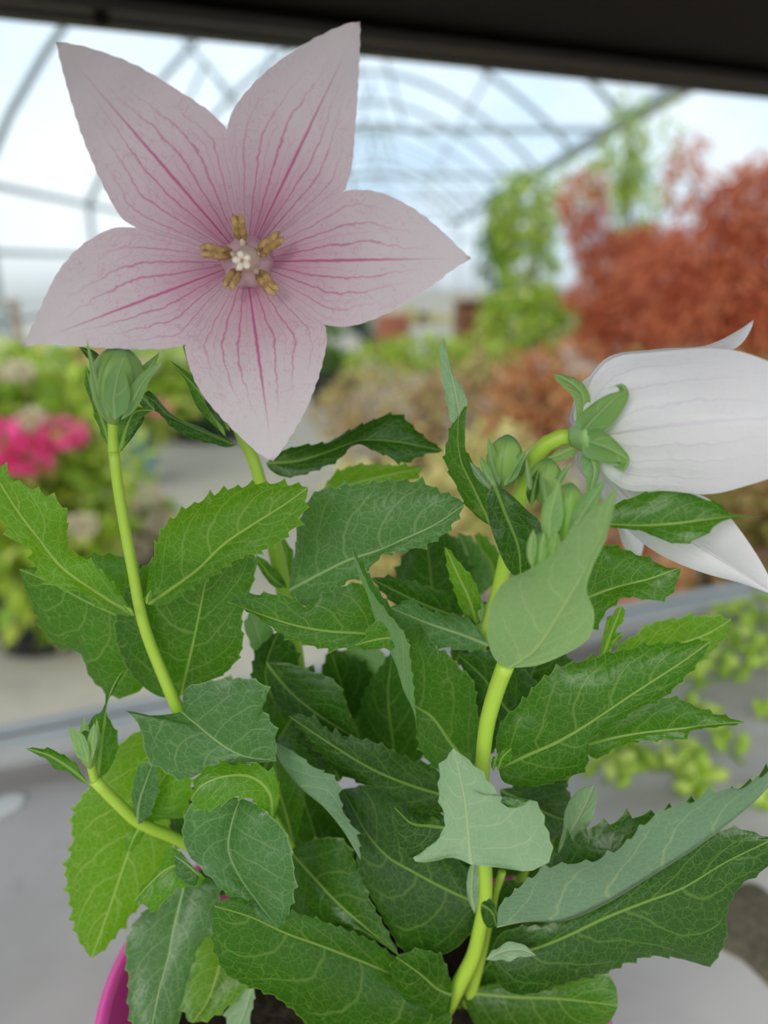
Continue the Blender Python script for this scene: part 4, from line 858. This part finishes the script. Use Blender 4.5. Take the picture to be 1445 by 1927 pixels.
leaf('m', [(752, 1208), (695, 1193), (620, 1188), (560, 1178), (500, 1160), (428, 1133)], [(728, 1150), (700, 1108), (675, 1098), (606, 1119), (578, 1140), (538, 1122), (480, 1118)], [(720, 1220), (650, 1221), (595, 1219), (533, 1195), (478, 1158)], (114, 108), 2, -1, teeth=.5)
leaf('b', [(770, 1205), (730, 1200), (695, 1206), (668, 1214)], [(750, 1175), (715, 1168), (694, 1180), (684, 1202)], [(765, 1217), (730, 1219), (695, 1218)], (110, 108), teeth=.3)
leaf('g', [(543, 1112), (606, 1078), (658, 1053), (720, 1033), (761, 1014), (817, 988), (875, 949)], [(547, 1085), (554, 1040), (566, 974), (595, 925), (644, 914), (703, 906), (758, 903), (800, 910), (827, 924), (858, 935)], [(556, 1133), (578, 1141), (613, 1119), (675, 1084), (700, 1068), (720, 1046), (761, 1039), (817, 1019), (842, 1000), (862, 972)], (120, 110), 4, -1, teeth=.6)
leaf('b', [(600, 940), (660, 912), (730, 893), (798, 880)], [(625, 895), (665, 876), (710, 874), (760, 876)], [(640, 945), (720, 925), (780, 900)], (142, 140), 0, 0, teeth=.5)
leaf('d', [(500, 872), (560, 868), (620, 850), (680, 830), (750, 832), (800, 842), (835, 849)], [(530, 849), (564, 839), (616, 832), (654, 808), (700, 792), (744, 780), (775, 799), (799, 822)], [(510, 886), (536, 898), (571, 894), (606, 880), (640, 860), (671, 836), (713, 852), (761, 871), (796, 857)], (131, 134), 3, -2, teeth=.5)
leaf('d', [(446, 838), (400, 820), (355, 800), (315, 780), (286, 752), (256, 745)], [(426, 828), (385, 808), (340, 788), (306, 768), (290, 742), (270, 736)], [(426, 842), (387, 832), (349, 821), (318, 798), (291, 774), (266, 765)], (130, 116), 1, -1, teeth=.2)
leaf('g', [(262, 745), (275, 752), (285, 765), (292, 772)], [(270, 742), (285, 752)], [(262, 756), (278, 770)], (113, 113), teeth=0)
lf = leaf('m', [(926, 992), (895, 925), (868, 865), (862, 815), (864, 780)], [(900, 975), (860, 920), (836, 860), (846, 815), (852, 794)], [(920, 920), (897, 877), (878, 841), (873, 800), (878, 764)], (112, 110), 2, -2, teeth=.35)
leaf('g', [(864, 782), (857, 740), (846, 690), (835, 634)], [(851, 797), (838, 745), (829, 695), (826, 662)], [(879, 763), (874, 738), (853, 703), (842, 668)], (109.8, 111), 0, 0, under=True, teeth=.2, parent=lf, name='leaf_tip')
leaf('d', [(928, 908), (952, 970), (975, 1030), (980, 1095)], [(955, 925), (990, 958), (1018, 985), (1010, 1040), (995, 1075)], [(916, 935), (920, 980), (932, 1020), (955, 1070)], (105, 103), 0, 0, teeth=0)
leaf('b', [(957, 1257), (1001, 1229), (1032, 1189), (1056, 1149), (1086, 1100), (1112, 1052), (1138, 990), (1160, 915)], [(935, 1245), (917, 1200), (922, 1145), (950, 1095), (1000, 1070), (1042, 1040), (1078, 990), (1120, 955), (1146, 930)], [(1010, 1252), (1065, 1230), (1108, 1200), (1119, 1160), (1104, 1110), (1112, 1062), (1138, 1020), (1155, 960)], (97, 86), -1, 1, under=True, teeth=0, bulge=.06)
leaf('m', [(1100, 985), (1200, 990), (1265, 986), (1330, 978), (1380, 973), (1446, 970)], [(1125, 965), (1162, 946), (1205, 930), (1254, 923), (1300, 928), (1345, 942), (1375, 966), (1410, 971)], [(1148, 991), (1194, 999), (1240, 1015), (1282, 1022), (1320, 1010), (1364, 979), (1400, 975)], (103, 98), 2, -2, teeth=.3)
leaf('m', [(1070, 1140), (1130, 1115), (1162, 1105), (1222, 1089), (1281, 1068)], [(1105, 1050), (1130, 1025), (1176, 1034), (1222, 1052), (1255, 1068)], [(1100, 1180), (1121, 1181), (1139, 1154), (1171, 1123), (1222, 1131), (1263, 1119)], (112, 110), 2, -2, teeth=.5)
leaf('b', [(1135, 1235), (1148, 1195), (1160, 1165), (1170, 1140)], [(1136, 1200), (1146, 1170), (1158, 1148)], [(1152, 1215), (1162, 1185), (1176, 1150)], (113, 113), teeth=.2)
leaf('b', [(1148, 1215), (1160, 1200), (1172, 1192)], [(1152, 1200), (1162, 1190)], [(1158, 1214), (1168, 1202)], (113, 112), teeth=0)
leaf('b', [(1150, 1250), (1220, 1228), (1291, 1207), (1335, 1190), (1376, 1165)], [(1166, 1212), (1202, 1189), (1237, 1171), (1291, 1159), (1340, 1160)], [(1200, 1262), (1260, 1272), (1305, 1252), (1335, 1230), (1360, 1202)], (123, 120), 0, 0, teeth=.45)
leaf('m', [(938, 1447), (996, 1419), (1050, 1395), (1112, 1359), (1179, 1314), (1229, 1281), (1277, 1250), (1337, 1207)], [(934, 1386), (950, 1350), (985, 1318), (1012, 1285), (1059, 1252), (1108, 1240), (1144, 1229), (1220, 1213), (1290, 1207)], [(947, 1471), (988, 1480), (1032, 1478), (1077, 1462), (1103, 1440), (1110, 1390), (1157, 1363), (1202, 1334), (1246, 1314), (1282, 1283), (1320, 1238)], (104, 97), 4, 0, teeth=.55, bulge=.11)
leaf('m', [(1090, 1405), (1157, 1388), (1220, 1378), (1291, 1370), (1350, 1363), (1404, 1360)], [(1120, 1360), (1188, 1320), (1237, 1312), (1275, 1314), (1310, 1330), (1345, 1343), (1380, 1353)], [(1121, 1428), (1157, 1408), (1202, 1395), (1246, 1391), (1289, 1390), (1300, 1376), (1360, 1367)], (111, 106), 2, -1, teeth=.4)
leaf('d', [(940, 1485), (990, 1510), (1040, 1535), (1075, 1545)], [(1000, 1478), (1060, 1478), (1074, 1510)], [(950, 1530), (990, 1570), (1040, 1580)], (116, 118), teeth=.4)
leaf('g', [(886, 1627), (882, 1580), (877, 1530), (868, 1470), (853, 1408)], [(850, 1614), (800, 1622), (776, 1618), (815, 1588), (836, 1560), (826, 1500), (827, 1448), (842, 1422)], [(935, 1632), (1000, 1640), (1037, 1612), (1026, 1550), (1003, 1500), (988, 1512), (960, 1520), (925, 1480), (885, 1435)], (89, 95), -1, -2, under=True, teeth=.5, bulge=.05, wave=.6)
leaf('d', [(850, 1560), (810, 1555), (775, 1550), (742, 1520)], [(830, 1530), (790, 1535), (752, 1512)], [(825, 1600), (785, 1618), (758, 1600), (742, 1555)], (101, 100), 2, -1, teeth=.8)
leaf('d', [(935, 1746), (989, 1736), (1061, 1734), (1138, 1703), (1215, 1656), (1319, 1589), (1422, 1507), (1492, 1428)], [(940, 1706), (963, 1682), (1005, 1645), (1056, 1625), (1090, 1622), (1128, 1612), (1164, 1594), (1210, 1555), (1262, 1523), (1303, 1510), (1350, 1488), (1400, 1478), (1460, 1440)], [(985, 1680), (1035, 1618), (1090, 1563), (1150, 1545), (1230, 1530), (1290, 1512), (1380, 1490), (1455, 1440)], (97, 88), -4, 7, under=True, teeth=1.0, period=3.4, bulge=.03, by='L')
leaf('d', [(922, 1800), (1004, 1785), (1061, 1764), (1138, 1728), (1215, 1697), (1282, 1672), (1370, 1620), (1475, 1570)], [(945, 1754), (1040, 1735), (1140, 1690), (1240, 1620), (1319, 1572), (1360, 1560), (1395, 1560), (1445, 1575)], [(927, 1820), (935, 1845), (960, 1868), (1009, 1868), (1061, 1852), (1143, 1829), (1195, 1806), (1246, 1801), (1300, 1812), (1334, 1820), (1354, 1795), (1368, 1755), (1368, 1715), (1390, 1672), (1440, 1635)], (104, 93), 2, -2, teeth=.5, bulge=.11)
leaf('m', [(868, 1868), (960, 1876), (1060, 1880), (1163, 1892)], [(930, 1850), (1040, 1838), (1105, 1830), (1145, 1835), (1160, 1862)], [(900, 1935), (1000, 1985), (1090, 1975), (1150, 1920)], (112, 103), 2, -2, teeth=.1)
leaf('g', [(914, 1806), (950, 1790), (980, 1788), (1009, 1798)], [(930, 1786), (955, 1774), (985, 1778)], [(935, 1808), (970, 1804)], (101, 98), teeth=0, under=True)
leaf('m', [(850, 1872), (825, 1862), (790, 1832), (745, 1800)], [(845, 1835), (828, 1800), (790, 1785)], [(843, 1905), (812, 1914), (785, 1902), (752, 1870), (738, 1825)], (104, 103), teeth=.5)
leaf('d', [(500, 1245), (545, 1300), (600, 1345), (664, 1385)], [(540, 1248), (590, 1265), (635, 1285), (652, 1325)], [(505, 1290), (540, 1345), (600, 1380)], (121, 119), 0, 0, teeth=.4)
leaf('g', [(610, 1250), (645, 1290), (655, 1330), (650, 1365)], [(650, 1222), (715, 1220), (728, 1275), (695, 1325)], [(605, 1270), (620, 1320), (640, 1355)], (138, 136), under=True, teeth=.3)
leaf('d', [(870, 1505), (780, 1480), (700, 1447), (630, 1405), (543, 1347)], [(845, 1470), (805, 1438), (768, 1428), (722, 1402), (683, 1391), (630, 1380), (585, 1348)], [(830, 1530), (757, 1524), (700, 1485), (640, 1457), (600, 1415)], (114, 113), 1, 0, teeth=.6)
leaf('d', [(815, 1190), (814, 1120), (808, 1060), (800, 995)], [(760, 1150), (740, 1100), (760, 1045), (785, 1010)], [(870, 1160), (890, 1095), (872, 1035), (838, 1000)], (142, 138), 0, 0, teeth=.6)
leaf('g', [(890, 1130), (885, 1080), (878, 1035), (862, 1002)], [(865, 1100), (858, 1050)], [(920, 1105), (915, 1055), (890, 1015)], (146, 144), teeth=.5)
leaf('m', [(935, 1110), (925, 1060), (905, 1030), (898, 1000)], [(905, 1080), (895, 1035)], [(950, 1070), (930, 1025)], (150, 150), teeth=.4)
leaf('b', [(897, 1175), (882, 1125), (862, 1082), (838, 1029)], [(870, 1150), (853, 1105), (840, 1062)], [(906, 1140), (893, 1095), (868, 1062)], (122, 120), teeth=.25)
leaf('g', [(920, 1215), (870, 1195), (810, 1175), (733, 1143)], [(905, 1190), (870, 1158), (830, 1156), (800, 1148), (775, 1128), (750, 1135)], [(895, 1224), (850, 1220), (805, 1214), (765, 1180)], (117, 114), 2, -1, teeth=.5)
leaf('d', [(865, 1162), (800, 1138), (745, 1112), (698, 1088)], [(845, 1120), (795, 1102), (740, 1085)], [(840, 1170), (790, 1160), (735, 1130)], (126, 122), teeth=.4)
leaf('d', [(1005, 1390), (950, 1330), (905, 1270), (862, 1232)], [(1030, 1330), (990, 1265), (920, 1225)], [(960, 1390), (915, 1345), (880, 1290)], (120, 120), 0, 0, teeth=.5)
leaf('m', [(553, 1592), (541, 1540), (525, 1485), (515, 1425)], [(530, 1570), (515, 1520), (510, 1465)], [(566, 1545), (573, 1490), (550, 1445)], (117, 116), teeth=0)
leaf('g', [(1050, 1605), (1080, 1555), (1102, 1515), (1118, 1478)], [(1058, 1560), (1072, 1505), (1098, 1480)], [(1085, 1580), (1108, 1550), (1124, 1505)], (104, 104), under=True, teeth=0)
leaf('m', [(541, 1108), (512, 1086), (480, 1044)], [(530, 1085), (500, 1055)], [(515, 1103), (485, 1065)], (129, 128), teeth=.1)
leaf('m', [(520, 1120), (535, 1080), (540, 1040), (530, 1005)], [(515, 1080), (520, 1040)], [(548, 1090), (552, 1045)], (134, 134), teeth=.2)
leaf('g', [(505, 1250), (485, 1195), (470, 1150)], [(520, 1210), (500, 1165)], [(485, 1235), (460, 1180)], (128, 126), under=True, teeth=.2)
leaf('m', [(210, 848), (195, 800), (176, 745), (161, 688)], [(205, 810), (195, 760), (178, 715)], [(190, 815), (170, 755), (160, 715)], (113, 113), teeth=.15)
leaf('m', [(226, 850), (240, 800), (255, 775), (290, 772)], [(222, 810), (232, 775), (258, 765)], [(245, 820), (268, 785)], (110, 109), teeth=0)
leaf('d', [(226, 852), (244, 815), (262, 785), (270, 765)], [(236, 820), (250, 785)], [(250, 822), (270, 790)], (113, 113), teeth=0)
leaf('d', [(905, 1700), (925, 1715), (935, 1745), (930, 1735)][:3], [(920, 1690), (935, 1715)], [(905, 1720), (918, 1745)], (103, 103), teeth=0)
leaf('g', [(893, 1720), (888, 1680), (890, 1640), (893, 1610)], [(880, 1690), (880, 1645)], [(902, 1690), (903, 1640)], (105, 106), under=True, teeth=0)
leaf('b', [(935, 1450), (945, 1425), (962, 1408)], [(936, 1428), (948, 1410)], [(952, 1440), (964, 1420)], (102, 101), teeth=0)
leaf('b', [(928, 1452), (932, 1430), (938, 1415)], [(924, 1435)], [(938, 1435)], (102, 101), teeth=0)
leaf('b', [(275, 1138), (278, 1122), (284, 1110)], [(272, 1124)], [(286, 1124)], (109, 109), teeth=0)
leaf('b', [(252, 1155), (242, 1146), (232, 1138)], [(246, 1144)], [(242, 1154)], (109, 109), teeth=0)
leaf('m', [(690, 606), (680, 604), (694, 608), (700, 607)][:2], [(686, 602)], [(686, 610)], (126, 126), teeth=0)
# interior fill leaves between the stems, coloured dark to deepen the shade there
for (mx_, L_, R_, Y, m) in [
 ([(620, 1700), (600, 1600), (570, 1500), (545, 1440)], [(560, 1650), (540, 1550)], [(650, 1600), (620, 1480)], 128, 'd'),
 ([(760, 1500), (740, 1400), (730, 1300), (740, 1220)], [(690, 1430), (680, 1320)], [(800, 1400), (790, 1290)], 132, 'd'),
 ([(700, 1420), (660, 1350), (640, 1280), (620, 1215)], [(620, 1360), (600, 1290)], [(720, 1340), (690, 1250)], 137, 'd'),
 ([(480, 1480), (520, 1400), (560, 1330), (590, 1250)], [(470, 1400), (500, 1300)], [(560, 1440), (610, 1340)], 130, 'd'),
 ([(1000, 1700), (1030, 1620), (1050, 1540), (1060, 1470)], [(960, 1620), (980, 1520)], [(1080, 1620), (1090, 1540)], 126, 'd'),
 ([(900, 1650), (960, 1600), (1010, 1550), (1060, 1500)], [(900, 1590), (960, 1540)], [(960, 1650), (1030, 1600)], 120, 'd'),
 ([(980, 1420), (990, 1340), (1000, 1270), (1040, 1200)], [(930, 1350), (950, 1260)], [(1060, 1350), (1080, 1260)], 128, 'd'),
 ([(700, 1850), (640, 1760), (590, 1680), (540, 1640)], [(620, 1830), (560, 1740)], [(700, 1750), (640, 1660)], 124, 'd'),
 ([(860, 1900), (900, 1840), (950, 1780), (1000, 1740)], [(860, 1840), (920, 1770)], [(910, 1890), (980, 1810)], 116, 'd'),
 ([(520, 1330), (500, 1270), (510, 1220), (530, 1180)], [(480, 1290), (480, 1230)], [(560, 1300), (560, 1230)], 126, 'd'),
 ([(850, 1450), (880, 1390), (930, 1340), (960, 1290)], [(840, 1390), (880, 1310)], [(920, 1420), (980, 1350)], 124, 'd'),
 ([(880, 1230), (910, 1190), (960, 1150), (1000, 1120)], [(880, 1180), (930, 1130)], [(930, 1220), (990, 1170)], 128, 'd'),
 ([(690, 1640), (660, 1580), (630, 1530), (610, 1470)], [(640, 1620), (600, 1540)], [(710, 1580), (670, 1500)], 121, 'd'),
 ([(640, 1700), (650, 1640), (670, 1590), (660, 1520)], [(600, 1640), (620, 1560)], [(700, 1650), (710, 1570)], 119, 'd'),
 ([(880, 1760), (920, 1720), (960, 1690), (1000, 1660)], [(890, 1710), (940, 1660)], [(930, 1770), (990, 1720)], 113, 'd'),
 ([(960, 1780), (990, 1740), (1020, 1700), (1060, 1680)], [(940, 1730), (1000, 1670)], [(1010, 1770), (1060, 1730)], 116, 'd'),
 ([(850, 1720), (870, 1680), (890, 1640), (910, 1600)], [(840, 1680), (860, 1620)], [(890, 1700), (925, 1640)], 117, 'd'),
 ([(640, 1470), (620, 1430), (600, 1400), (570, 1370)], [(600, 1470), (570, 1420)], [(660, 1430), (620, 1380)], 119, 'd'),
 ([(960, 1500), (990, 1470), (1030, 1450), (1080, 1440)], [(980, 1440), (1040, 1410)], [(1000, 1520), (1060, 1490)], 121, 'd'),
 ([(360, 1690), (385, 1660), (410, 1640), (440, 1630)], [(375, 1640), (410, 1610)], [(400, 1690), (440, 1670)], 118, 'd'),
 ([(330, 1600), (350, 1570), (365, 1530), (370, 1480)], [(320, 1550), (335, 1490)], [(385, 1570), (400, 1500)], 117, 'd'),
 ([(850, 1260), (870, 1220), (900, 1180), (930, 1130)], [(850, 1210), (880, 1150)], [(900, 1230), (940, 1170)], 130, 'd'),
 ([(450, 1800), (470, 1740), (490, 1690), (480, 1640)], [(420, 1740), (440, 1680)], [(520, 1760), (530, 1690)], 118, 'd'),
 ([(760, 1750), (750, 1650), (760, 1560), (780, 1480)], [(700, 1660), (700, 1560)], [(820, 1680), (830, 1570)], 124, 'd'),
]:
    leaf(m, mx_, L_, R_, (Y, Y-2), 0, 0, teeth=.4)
